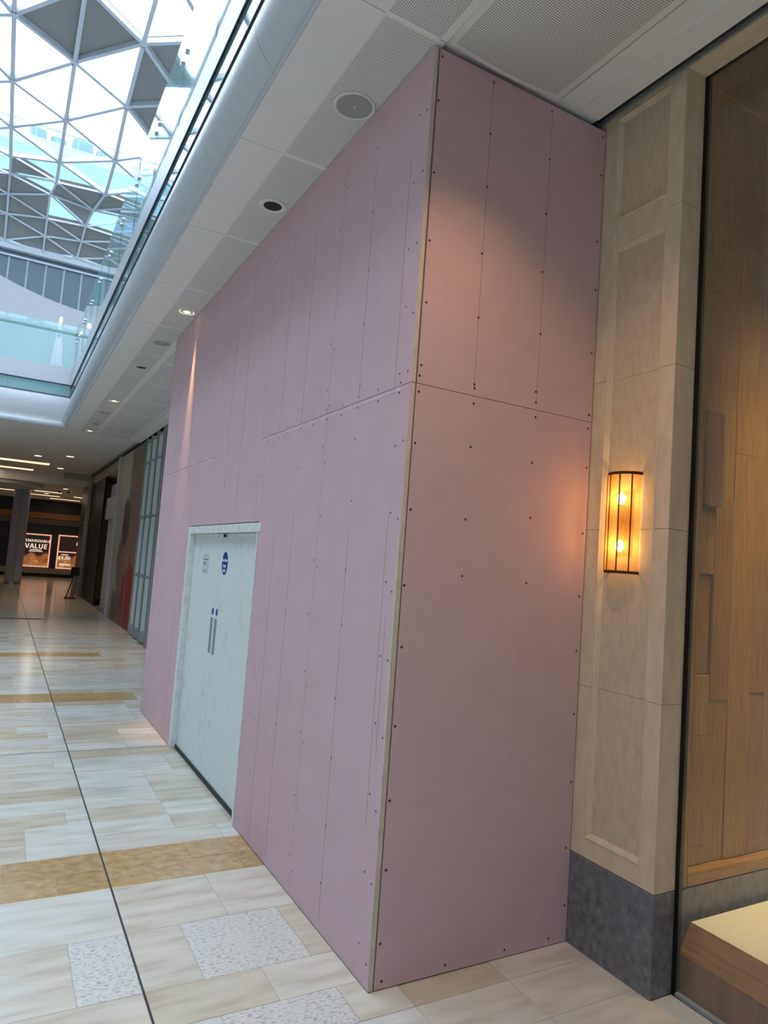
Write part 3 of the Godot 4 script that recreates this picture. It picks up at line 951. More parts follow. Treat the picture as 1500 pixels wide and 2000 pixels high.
# ---------------------------------------------------------------- wall lamp
func bow(t: float, inset: float) -> Vector3:
	# a point on the lamp's bowed plan, t from 0 at the wall beside the hoarding to 1 at the wall beside the window
	var a := PI * t
	return Vector3(1.084 - (0.085 - inset) * sin(a), 0, 0.222 - (0.090 - inset) * cos(a))

func build_sconce():
	var s := thing("wall_sconce", "bronze wall sconce with ribbed amber glass and two bulbs", "wall lamp")
	var y0 := 1.748
	var y1 := 2.220
	part("back_plate", bevel_box(1.072, 1.0845, y0 + 0.09, y1 - 0.09, 0.185, 0.260, 0.002), mats.bronze, s)
	# hoops at the top and bottom, open in the middle
	for yy in [[y0, y0 + 0.013], [y1 - 0.013, y1]]:
		var st := begin()
		for k in 40:
			var a := bow(k / 40.0, 0.0)
			var b := bow((k + 1) / 40.0, 0.0)
			var c := bow(k / 40.0, 0.007)
			var d := bow((k + 1) / 40.0, 0.007)
			var lo := Vector3(0, yy[0], 0)
			var hi := Vector3(0, yy[1], 0)
			var out := (a + b) * 0.5 - Vector3(1.084, 0, 0.222)
			quad(st, a + lo, b + lo, b + hi, a + hi, out)
			quad(st, c + lo, d + lo, d + hi, c + hi, -out)
			quad(st, a + hi, b + hi, d + hi, c + hi, Vector3.UP)
			quad(st, a + lo, b + lo, d + lo, c + lo, Vector3.DOWN)
		part("hoop", st.commit(), mats.bronze, s)
	# ribbed glass in five lights between slim bars: half round rods with a hair of air between them
	var cuts := [0.01, 0.2, 0.4, 0.6, 0.8, 0.99]
	for k in cuts.size() - 1:
		var st := begin()
		var rods := 11
		for i in rods:
			var ta := lerpf(cuts[k], cuts[k + 1], float(i) / rods)
			var tb := lerpf(cuts[k], cuts[k + 1], (i + 0.74) / rods)
			for j in 4:
				var p := bow(lerpf(ta, tb, j / 4.0), 0.005 - 0.0025 * sin(PI * j / 4.0))
				var q := bow(lerpf(ta, tb, (j + 1) / 4.0), 0.005 - 0.0025 * sin(PI * (j + 1) / 4.0))
				quad(st, p + Vector3.UP * (y0 + 0.013), q + Vector3.UP * (y0 + 0.013), q + Vector3.UP * (y1 - 0.013), p + Vector3.UP * (y1 - 0.013), Vector3.LEFT)
		part("ribbed_glass", st.commit(), mats.amber, s, Vector3.ZERO, "ribbed amber glass")
	for t in [0.2, 0.4, 0.6, 0.8]:
		var p := bow(t, 0.001)
		part("glazing_bar", bx(p.x - 0.0015, p.x + 0.004, y0 + 0.01, y1 - 0.01, p.z - 0.0017, p.z + 0.0017), mats.bronze, s)
	for y in [1.872, 2.092]:
		part("bulb_holder", lathe([Vector2(0.0, -0.050), Vector2(0.010, -0.050), Vector2(0.010, -0.02), Vector2(0.0, -0.02)], 16), mats.bronze, s, Vector3(1.045, y, 0.228))
		part("bulb", lathe([Vector2(0.0, -0.026), Vector2(0.012, -0.022), Vector2(0.021, 0.0), Vector2(0.020, 0.012), Vector2(0.012, 0.028), Vector2(0.0, 0.034)], 20), glow(Color(1.0, 0.80, 0.48), 14.0), s, Vector3(1.045, y, 0.228))
		lamp_omni(s, Vector3(1.045, y + 0.004, 0.228), 0.027, Color(1.0, 0.78, 0.44), 0.014)

# ---------------------------------------------------------------- downlights and speakers in the soffit
func ring_fitting(called: String, label: String, category: String, at: Vector3, r: float, inner: float, group: String, centre: Material, deep: float) -> Node3D:
	var t := thing(called, label, category, at, group)
	part("trim_ring", lathe([Vector2(r, 0.0), Vector2(r - 0.004, -0.006), Vector2(inner + 0.006, -0.007), Vector2(inner, -0.003), Vector2(inner, deep)], 40), mats.ring, t)
	part("grille" if category == "speaker" else "lens", lathe([Vector2(0.0, deep - 0.001), Vector2(inner, deep - 0.001)], 40), centre, t)
	return t

func build_ceiling_fittings():
	var y := SOFFIT - 0.001
	var lit := glow(Color(1.0, 0.86, 0.66), 6.0)
	var near := ["beside the hoarding's corner", "beyond the hoarding", "far along the soffit"]
	var k := 0
	for z in [-0.58, -5.46, -10.36]:
		var sp := ring_fitting("ceiling_speaker", "round grey mesh ceiling speaker " + near[k], "speaker", Vector3(-0.112, y, z), 0.108, 0.092, "ceiling speakers in the soffit", mats.mesh_grey, -0.004)
		part("badge", lathe([Vector2(0.0, -0.0075), Vector2(0.006, -0.0075), Vector2(0.006, -0.005)], 12), mats.ring, sp)
		k += 1
	k = 0
	near = ["above the hoarding's long face", "beyond the hoarding", "far along the soffit"]
	for z in [-1.79, -6.72, -11.74]:
		var t := ring_fitting("recessed_downlight", "unlit black recessed downlight with white ring " + near[k], "downlight", Vector3(-0.115, y, z), 0.092, 0.060, "unlit downlights in the soffit", mats.black, -0.002)
		t.set_meta("group", "unlit downlights in the soffit")
		k += 1
	k = 0
	near = ["throwing a streak down the hoarding", "beyond the hoarding", "at the end of the soffit by the bridge", "above the corner of the hoarding"]
	for z in [-4.235, -9.20, -12.7, 0.71]:
		var t := ring_fitting("lit_downlight", "lit round downlight " + near[k], "downlight", Vector3(-0.112, y, z), 0.098, 0.068, "lit downlights in the soffit", lit, -0.002)
		part("reflector", lathe([Vector2(0.066, -0.003), Vector2(0.034, -0.0035)], 32), mats.ring, t)
		lamp_spot(t, Vector3(-0.075, y - 0.012, z), Vector3(0.055 if k < 3 else 0.2, -1.0, 0.0 if k < 3 else -0.1), [7.0, 3.0, 3.0, 2.1][k], Color(1.0, 0.78, 0.54), [9.0, 30.0, 30.0, 46.0][k], 0.03, 0.9)
		k += 1

# ---------------------------------------------------------------- glass balustrades of the upper floor
func build_balustrades():
	var b := thing("glass_balustrade", "pale green glass balustrade running along the upper floor edge", "balustrade")
	var z := 4.80
	while z > BRIDGE_Z + 0.3:
		var z0 := maxf(z - 1.142, BRIDGE_Z + 0.03)
		part("glass_panel", bx(-0.536, -0.526, 4.69, 6.10, z0 + 0.004, z - 0.004), mats.pane_green, b)
		part("glass_joint", bx(-0.5365, -0.5255, 4.69, 6.09, z0 - 0.0038, z0 + 0.0038), mats.joint_dark, b)
		for zz in [z - 0.085, z0 + 0.085]:
			var c := part("clip", lathe([Vector2(0.0, 0.024), Vector2(0.024, 0.022), Vector2(0.027, 0.0), Vector2(0.024, -0.022), Vector2(0.0, -0.024)], 14), mats.steel, b, Vector3(-0.531, 5.80, zz))
			c.rotation.z = PI / 2
		z = z0
	part("edge_channel", bx(-0.538, -0.524, 4.680, 4.690, BRIDGE_Z + 0.03, 4.8), mats.black_metal, b)
	part("edge_line", bx(-0.552, -0.537, 4.872, 4.880, BRIDGE_Z + 0.03, 4.8), mats.black_metal, b)
	part("kicker", bevel_box(-0.552, -0.537, 4.881, 5.13, BRIDGE_Z + 0.03, 4.8, 0.003), mats.fascia, b)
	var d := thing("glass_balustrade", "glass balustrade with a brown handrail on the bridge across the hall", "balustrade")
	var x := -0.545
	while x > -7.5:
		var x0 := maxf(x - 1.142, -7.5)
		part("glass_panel", bx(x0 + 0.004, x - 0.004, 4.69, 6.16, BRIDGE_Z - 0.005, BRIDGE_Z + 0.005), mats.pane_green, d)
		x = x0
	part("edge_channel", bx(-7.5, -0.54, 4.680, 4.690, BRIDGE_Z - 0.006, BRIDGE_Z + 0.008), mats.black_metal, d)
	part("edge_line", bx(-7.5, -0.553, 4.918, 4.930, BRIDGE_Z + 0.006, BRIDGE_Z + 0.020), mats.black_metal, d)
	part("kicker", bx(-7.5, -0.553, 4.931, 5.28, BRIDGE_Z + 0.006, BRIDGE_Z + 0.020), mats.fascia, d)
	part("backing", bx(-7.5, -0.42, 4.60, 4.93, BRIDGE_Z - 0.12, BRIDGE_Z - 0.06), mats.upper_white, d)  # white sheet added behind the glass to lighten the strip
	part("handrail", sweep([Vector3(-7.5, 5.99, BRIDGE_Z - 0.10), Vector3(-7.5, 6.02, BRIDGE_Z - 0.115), Vector3(-7.5, 6.045, BRIDGE_Z - 0.10), Vector3(-7.5, 6.045, BRIDGE_Z - 0.06), Vector3(-7.5, 6.02, BRIDGE_Z - 0.045), Vector3(-7.5, 5.99, BRIDGE_Z - 0.06)], Vector3(7.5, 0, 0), true, true, true), mats.rail_wood, d)
	for xm in [-0.22, -0.95, -2.55, -4.15, -5.75]:
		for dx in [-0.09, 0.09]:
			part("fixing", bx(xm + dx - 0.006, xm + dx + 0.006, 5.93, 6.0, BRIDGE_Z - 0.086, BRIDGE_Z - 0.074), mats.steel, d)
			var c := part("fixing_disc", lathe([Vector2(0.0, 0.006), Vector2(0.042, 0.006), Vector2(0.042, -0.006), Vector2(0.0, -0.006)], 20), mats.steel, d, Vector3(xm + dx, 5.92, BRIDGE_Z - 0.03))
			c.rotation.x = PI / 2

# ---------------------------------------------------------------- triangulated glass roof
func roof_height(z: float) -> float:
	return ROOF_Y - 1.6 * pow(maxf(0.0, -18.0 - z) / 3.0, 2.0)

func roof_node(k: int, j: int) -> Vector3:
	# k counts the ribs from 0 (over the fascia) to the left, j the nodes along a rib from near to far
	var x := 0.03 + 1.165 * k
	var odd := posmod(k, 2) == 1
	var near := {0: [-11.87, -14.19, -16.76, -18.67, -19.41, -19.94, -20.36, -20.80], -1: [-13.29, -15.65, -17.78, -18.80, -19.30, -20.01, -20.47, -20.89], -2: [-12.54, -14.79, -16.77, -18.25, -19.0, -19.64, -20.17, -20.8]}
	var z: float
	var shift := 0.0
	if near.has(k) and j >= 0:
		z = near[k][mini(j, 7)]
		if k == 0 and j >= 4: x += [-0.11, -0.24, -0.28, -0.34][mini(j - 4, 3)]
		if k == 0 and j in [1, 2, 3]: x += [0.03, 0.12, 0.12][j - 1]
		if k == -1 and j >= 4: x += -0.12
	else:
		var far: Array = near[-1] if odd else near[0]
		z = far[mini(j, 7)] if j >= 0 else far[0] + 2.30 * -j
		if k < -2 and not odd: z -= 0.2
	return Vector3(x + shift, roof_height(z), z)

func build_roof():
	var r := thing("glazed_roof", "triangulated steel and glass roof vault over the hall", "roof")
	var bars := begin()
	var panes := begin()
	var K0 := -7
	var K1 := 4
	var J0 := -9
	var J1 := 7
	var node_mesh := lathe([Vector2(0.0, 0.06), Vector2(0.075, 0.06), Vector2(0.075, -0.056), Vector2(0.06, -0.064), Vector2(0.0, -0.064)], 16)
	for k in range(K0, K1 + 1):
		for j in range(J0, J1 + 1):
			var a := roof_node(k, j)
			if k >= -3 and j >= -1 and j <= 3:
				part("roof_node", node_mesh, mats.roof_bar, r, a)
			var ends: Array = []
			if j < J1: ends.append([k, j + 1])
			if k < K1:
				# neighbours on the next rib: an odd rib's node j lies between even nodes j and j+1
				var odd := posmod(k, 2) == 1
				ends.append([k + 1, j])
				if odd and j < J1: ends.append([k + 1, j + 1])
				if not odd and j > J0: ends.append([k + 1, j - 1])
			for e in ends:
				var b := roof_node(e[0], e[1])
				var seen := k >= -3 and mini(j, e[1]) >= -1
				var along: bool = e[0] == k
				var low := mini(j, e[1]) >= 3
				var w := (0.055 if along else 0.022) if low else 0.085
				var dep := 0.05 if low else 0.11
				if seen:
					var st := begin()
					bar(st, a, b, w, dep)
					part("roof_bar", st.commit(), mats.roof_bar, r)
				else:
					bar(bars, a, b, w, dep)
	# panes: both triangles of each rib gap
	for k in range(K0, K1):
		var odd := posmod(k, 2) == 1
		for j in range(J0, J1):
			var tris: Array = []
			if odd:
				tris = [[[k, j], [k, j + 1], [k + 1, j + 1]], [[k, j], [k + 1, j], [k + 1, j + 1]]]
			else:
				tris = [[[k, j], [k, j + 1], [k + 1, j]], [[k, j + 1], [k + 1, j], [k + 1, j + 1]]]
			for i in 2:
				var t: Array = tris[i]
				var p: Array = []
				for q in t: p.append(roof_node(q[0], q[1]) + Vector3(0, 0.06, 0))
				var mid: Vector3 = (p[0] + p[1] + p[2]) / 3.0
				var solid := is_solid(k, j, i)
				var seen := k >= -3 and j >= -1
				var st := begin() if (seen or solid) else panes
				tri(st, p[0], p[1], p[2], Vector3.DOWN)
				if solid: tri(st, p[0] + Vector3(0, 0.06, 0), p[1] + Vector3(0, 0.06, 0), p[2] + Vector3(0, 0.06, 0), Vector3.UP)
				if seen or solid:
					part("roof_panel" if solid else "roof_pane", st.commit(), mats.roof_panel if solid else mats.pane_roof, r)
	var o := part("roof_bars", bars.commit(), mats.roof_bar, r)
	o.set_meta("kind", "stuff")
	o = part("roof_panes", panes.commit(), mats.pane_roof, r)
	o.set_meta("kind", "stuff")

func is_solid(k: int, j: int, i: int) -> bool:
	# opaque grey infill panels
	if j >= 3:
		if k == -1 and j == 4 and i == 0: return false
		if k == 0 and j == 4: return false
		if k == -2 and j == 3 and i == 1: return false
		if k == -3 and j == 3: return false
		return true
	if k == -2 and j == -1: return i == 1
	if k == -1 and j == -1: return i == 0
	if k == 0: return j == 0 or (j == -1 and i == 1)
	if k >= 1: return posmod(j * 7 + k * 3 + i * 5, 4) == 0
	return false

# ---------------------------------------------------------------- far end wall above the bridge
func sail(x: float) -> float:
	return 8.93 + 0.055 * pow(maxf(0.0, 0.35 - x), 2.0) + 0.07 * (0.35 - x)

func build_end_wall():
	var w := struct("wall_far")
	tag(w, "white end wall with a sweeping top edge", "")
	# white wall with a swept top
	var st := begin()
	var n := 40
	for k in n:
		var xa := lerpf(-7.5, 5.0, float(k) / n)
		var xb := lerpf(-7.5, 5.0, float(k + 1) / n)
		quad(st, Vector3(xa, 5.2, END_Z + 0.25), Vector3(xb, 5.2, END_Z + 0.25), Vector3(xb, sail(xb), END_Z + 0.25), Vector3(xa, sail(xa), END_Z + 0.25), Vector3.BACK)
		quad(st, Vector3(xa, sail(xa), END_Z + 0.25), Vector3(xb, sail(xb), END_Z + 0.25), Vector3(xb, sail(xb), END_Z), Vector3(xa, sail(xa), END_Z), Vector3.UP)
	part("swept_wall", st.commit(), mats.upper_white, w)
	part("wall", bx(-7.5, 5.0, 5.2, 10.45, END_Z - 0.25, END_Z - 0.02), mats.teal, w, Vector3.ZERO, "teal glazed cladding")
	var x := -7.2
	while x < 4.9:
		part("cladding_panel", bx(x + 0.035, x + 0.475, 8.2, 10.22 + 0.0 * x, END_Z - 0.02, END_Z + 0.02), mats.teal, w)
		part("cladding_rib", bx(x - 0.03, x + 0.03, 8.2, 10.24, END_Z - 0.02, END_Z + 0.05), mats.teal_rib, w)
		x += 0.507
	part("cap_rail", bx(-7.5, 5.0, 10.22, 10.27, END_Z - 0.02, END_Z + 0.10), mats.roof_bar, w)
	part("ring_beam", bx(-7.5, 5.0, 10.42, 10.62, END_Z - 0.25, END_Z + 0.16), mats.roof_bar, w)
	# shallow bulkhead with air grilles on the upper floor
	part("bulkhead", bx(-7.5, 5.0, 6.32, 6.52, END_Z + 0.25, END_Z + 0.6), mats.upper_white, w)
	part("bulkhead", bx(-7.5, 5.0, 6.52, 6.55, END_Z + 0.25, END_Z + 0.64), mats.teal_rib, w)
	for gx in [-1.95, -1.0, 0.35]:
		part("air_grille", bx(gx, gx + 0.42, 6.36, 6.48, END_Z + 0.6, END_Z + 0.61), mats.brushed, w)
	# tapering lit obelisks standing on the bridge
	for o in [[-0.82, 1.42, 0.145, "broad pale pink tapering light pillar behind the bridge handrail"], [-0.40, 1.20, 0.06, "narrow pale pink tapering light pillar at the end of the bridge"]]:
		var t := thing("light_obelisk", o[3], "light pillar", Vector3(o[0], 5.2, -13.95), "tapering light pillars on the bridge")
		var h: float = o[1]
		var r: float = o[2]
		var s := begin()
		var base := [Vector3(-r, 0, -r), Vector3(r, 0, -r), Vector3(r, 0, r), Vector3(-r, 0, r)]
		var top := [Vector3(-0.02, h, -0.02), Vector3(0.02, h, -0.02), Vector3(0.02, h, 0.02), Vector3(-0.02, h, 0.02)]
		for k in 4: quad(s, base[k], base[(k + 1) % 4], top[(k + 1) % 4], top[k], base[k] + base[(k + 1) % 4])
		quad(s, top[0], top[1], top[2], top[3], Vector3.UP)
		part("body", s.commit(), plain(rgb(226, 206, 216), 0.4), t)
		part("lamp_head", bevel_box(-0.03, 0.03, h * 0.90, h * 0.98, 0.0, 0.05, 0.006), glow(Color(1.0, 0.95, 0.9), 3.0), t)
		part("light_tube", bx(-0.012, 0.012, 0.06, h * 0.88, r * 0.98, r + 0.02), plain(rgb(236, 222, 228), 0.4), t)
		part("foot", lathe([Vector2(0.0, 0.05), Vector2(0.04, 0.045), Vector2(0.05, 0.0)], 16), mats.black_metal, t, Vector3(-0.01, 0.11, r + 0.04))

# ---------------------------------------------------------------- shopfronts beyond the hoarding
func mural_texture() -> ImageTexture:
	# a faded fashion print: a dark haired figure in red, soft and unreadable
	var W := 160
	var H := 320
	var img := Image.create(W, H, false, Image.FORMAT_RGB8)
	var n := FastNoiseLite.new()
	n.seed = 14
	n.frequency = 0.03
	for y in H:
		for x in W:
			var u := float(x) / W
			var v := float(y) / H
			var e := n.get_noise_2d(x, y) * 0.04
			var c := rgb(168, 164, 152).lerp(rgb(116, 94, 86), smoothstep(0.42, 0.52, u + e))
			var hair := pow((u - 0.44 + e) / 0.13, 2.0) + pow((v - 0.42) / 0.14, 2.0)
			var body := pow((u - 0.42 + e) / 0.20, 2.0) + pow((v - 0.66) / 0.19, 2.0)
			var arm := pow((u - 0.70 + e + (v - 0.55) * 0.3) / 0.07, 2.0) + pow((v - 0.58) / 0.12, 2.0)
			var dress := pow((u - 0.72 + e) / 0.22, 2.0) + pow((v - 0.86) / 0.22, 2.0)
			c = c.lerp(rgb(132, 104, 90), 1.0 - smoothstep(0.8, 1.15, body))
			c = c.lerp(rgb(120, 40, 42), 1.0 - smoothstep(0.8, 1.1, dress))
			c = c.lerp(rgb(118, 84, 74), 1.0 - smoothstep(0.8, 1.1, arm))
			c = c.lerp(rgb(84, 64, 56), 1.0 - smoothstep(0.75, 1.15, hair))
			if v > 0.80 and u < 0.5: c = c.lerp(rgb(96, 88, 78), smoothstep(0.80, 0.86, v) * smoothstep(0.06, 0.2, u))
			img.set_pixel(x, y, c)
	img.generate_mipmaps()
	return ImageTexture.create_from_image(img)

func build_shopfronts():
	var X := SHOP_X
	var wall := struct("wall_shopfront")
	part("wall", bx(X + 0.25, X + 0.45, 0.0, 4.1, -15.6, HOARD_END), mats.upper_white, wall)
	part("wall", bx(X + 0.02, X + 0.45, 0.0, 4.1, -9.6, HOARD_END), mats.upper_white, wall)
	part("wall", bx(1.2, 1.4, 0.0, 4.9, -0.3, 0.30), mats.upper_white, wall)
	wall = struct("wall_unit")
	part("wall", bx(1.9, 2.0, 0.0, 4.1, -22.2, -15.74), mats.shop_paint, wall)
	part("wall", bx(X + 0.1, 2.0, 0.0, 4.1, -22.4, -22.2), mats.shop_paint, wall)
	part("dark_head", bx(X + 0.03, 2.0, 3.7, 4.0, -22.2, -15.74), mats.shop_paint, wall)
	part("dark_floor", bx(X + 0.01, 1.9, 0.0, 0.006, -21.8, -15.74), mats.slate, wall)
	wall = struct("trim_3")
	part("head_trim", bx(X - 0.03, X + 0.2, 3.945, 3.99, -22.3, HOARD_END - 0.01), mats.black_metal, wall)
	# folding shutter of pale panels
	var s := thing("folding_shutter", "grey folding shutter with tall pale translucent panels", "shutter")
	var zs := [-10.16, -10.46, -10.76, -11.06, -11.36, -11.66, -11.90]
	var slat := plain(rgb(186, 200, 200), 0.4)
	var ys := [0.12, 1.20, 2.33, 3.42, 3.86]
	for k in zs.size() - 1:
		var fold := 0.045 if k % 2 == 0 else -0.0
		var fold2 := 0.0 if k % 2 == 0 else 0.045
		var a := Vector3(X - fold, 0, zs[k])
		var b := Vector3(X - fold2, 0, zs[k + 1])
		var st := begin()
		bar(st, a, a + Vector3.UP * 3.92, 0.035, 0.035)
		if k == zs.size() - 2: bar(st, b, b + Vector3.UP * 3.92, 0.035, 0.035)
		part("upright", st.commit(), mats.brushed, s, Vector3(0, 0.01, 0))
		for i in ys.size():
			var rl := begin()
			bar(rl, a + Vector3.UP * ys[i], b + Vector3.UP * ys[i], 0.025, 0.20 if i == 0 else 0.045)
			part("shutter_rail", rl.commit(), mats.brushed, s)
			if i == ys.size() - 1: continue
			var d := (b - a)
			var st2 := begin()
			var p0 := a + d * 0.12
			var p1 := a + d * 0.88
			for h in [0.0]:
				quad(st2, p0 + Vector3.UP * (ys[i] + 0.02), p1 + Vector3.UP * (ys[i] + 0.02), p1 + Vector3.UP * (ys[i + 1] - 0.03), p0 + Vector3.UP * (ys[i + 1] - 0.03), Vector3.LEFT)
				quad(st2, p0 + Vector3(0.01, ys[i] + 0.02, 0), p1 + Vector3(0.01, ys[i] + 0.02, 0), p1 + Vector3(0.01, ys[i + 1] - 0.03, 0), p0 + Vector3(0.01, ys[i + 1] - 0.03, 0), Vector3.RIGHT)
			part("shutter_panel", st2.commit(), slat, s)
	part("end_post", bx(X - 0.05, X + 0.03, 0.0, 3.94, -10.14, -10.02), mats.brushed, s)
	# printed mural boards
	var mt := plain(Color.WHITE, 0.5)
	mt.albedo_texture = mural_texture()
	var m := thing("mural_board", "large faded advert board showing a dark haired figure in red", "advert board")
	part("board", bx(X, X + 0.03, 0.005, 3.93, -15.55, -11.95), mats.brushed, m)
	part("print", uv_quad(Vector3(X - 0.002, 0.02, -15.5), Vector3(X - 0.002, 0.02, -11.96), Vector3(X - 0.002, 3.92, -11.96), Vector3(X - 0.002, 3.92, -15.5), Vector3.LEFT), mt, m)
	for z in [-13.2]:
		part("joint_strip", bx(X - 0.006, X - 0.001, 0.02, 3.92, z - 0.012, z + 0.012), plain(rgb(140, 130, 120), 0.5), m)
	part("end_trim", bx(X - 0.05, X + 0.03, 0.0, 3.94, -15.72, -15.56), plain(rgb(186, 186, 188), 0.4), m)
	# pale boards standing inside the dark opening
	var p := thing("storage_board", "pale lilac board leaning inside the dark shop opening", "board")
	part("board", bx(1.15, 1.20, 0.007, 3.45, -18.6, -15.9), plain(rgb(176, 172, 190), 0.6), p)
	part("box_sign", bevel_box(1.03, 1.149, 2.45, 3.05, -18.4, -16.2, 0.01), plain(rgb(190, 188, 196), 0.5), p)
	part("dark_plate", bx(1.145, 1.149, 2.2, 2.34, -16.6, -16.2), mats.black, p)
	var bp := thing("dark_fill_sheet", "tall black sheet standing in for the unlit depth of the shop opening by the steel post", "panel")  # black sheet added for the shade inside the opening
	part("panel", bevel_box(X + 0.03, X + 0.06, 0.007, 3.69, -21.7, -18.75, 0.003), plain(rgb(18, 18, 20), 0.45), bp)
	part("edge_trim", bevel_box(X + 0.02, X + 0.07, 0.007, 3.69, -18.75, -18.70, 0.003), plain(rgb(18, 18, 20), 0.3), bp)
	# tall metal post and stone return at the end of the opening
	var e := thing("metal_post", "slim steel post at the edge of the dark shop opening", "post")
	part("post", bevel_box(X - 0.10, X + 0.005, 0.0, 3.94, -22.05, -21.85, 0.008), mats.brushed, e)
	var e2 := thing("bronze_screen", "bronze panelled screen wall beyond the dark opening", "screen")
	for k in 3:
		part("screen_panel", bevel_box(X - 0.02, X + 0.10, 0.0 + k * 1.24, 1.23 + k * 1.24, -24.6, -22.4, 0.01), plain(rgb(86, 74, 64), 0.4), e2)
	# black standing sign
	var g := thing("sign_stand", "black standing sign on a flat base beside the dark opening", "sign stand", Vector3(0.62, 0, -21.2))
	part("base", bevel_box(-0.20, 0.12, 0.0, 0.03, -0.2, 0.2, 0.006), mats.black_metal, g)
	var leg := begin()
	bar(leg, Vector3(0.0, 0.03, 0.0), Vector3(0.05, 0.72, 0.0), 0.03, 0.10)
	part("post", leg.commit(), mats.brushed, g)
	leg = begin()
	bar(leg, Vector3(-0.16, 0.03, 0.0), Vector3(0.03, 0.72, 0.0), 0.02, 0.03)
	part("brace", leg.commit(), mats.black_metal, g)
	part("head", bevel_box(-0.08, 0.16, 0.72, 0.98, -0.10, 0.10, 0.01), mats.black, g)

# ---------------------------------------------------------------- the lower hall beyond the bridge
func food_texture(seed_: int) -> ImageTexture:
	var W := 96
	var H := 144
	var img := Image.create(W, H, false, Image.FORMAT_RGB8)
	var n := FastNoiseLite.new()
	n.seed = seed_
	n.frequency = 0.05
	n.noise_type = FastNoiseLite.TYPE_CELLULAR
	n.cellular_return_type = FastNoiseLite.RETURN_CELL_VALUE
	for y in H:
		for x in W:
			var v := float(y) / H
			var base := rgb(44, 26, 26)
			var c := n.get_noise_2d(x, y) * 0.5 + 0.5
			var food := rgb(126, 62, 34).lerp(rgb(206, 150, 96), c)
			if c > 0.82: food = rgb(196, 178, 60)
			if c < 0.14: food = rgb(52, 84, 40)
			var edge := smoothstep(0.56, 0.68, v + 0.06 * sin(x * 0.12 + seed_))
			img.set_pixel(x, y, base.lerp(food, edge))
	img.generate_mipmaps()
	return ImageTexture.create_from_image(img)

func lightbox(x0: float, x1: float, y0: float, y1: float, label: String, seed_: int) -> Node3D:
	var z := FAR_Z + 0.02
	var t := thing("poster_lightbox", label, "poster", Vector3.ZERO, "lit posters on the food shop")
	part("poster_frame", bevel_box(x0, x1, y0, y1, FAR_Z + 0.0, z + 0.06, 0.01), glow(Color(1.0, 0.74, 0.62), 0.75), t, Vector3.ZERO, "pale glowing frame")
	var m := plain(Color.WHITE, 0.5)
	m.albedo_texture = food_texture(seed_)
	m.emission_enabled = true
	m.emission_texture = m.albedo_texture
	m.emission_energy_multiplier = 0.7
	part("poster_screen", uv_quad(Vector3(x0 + 0.06, y0 + 0.06, z + 0.064), Vector3(x1 - 0.06, y0 + 0.06, z + 0.064), Vector3(x1 - 0.06, y1 - 0.06, z + 0.064), Vector3(x0 + 0.06, y1 - 0.06, z + 0.064), Vector3.BACK), m, t)
	return t

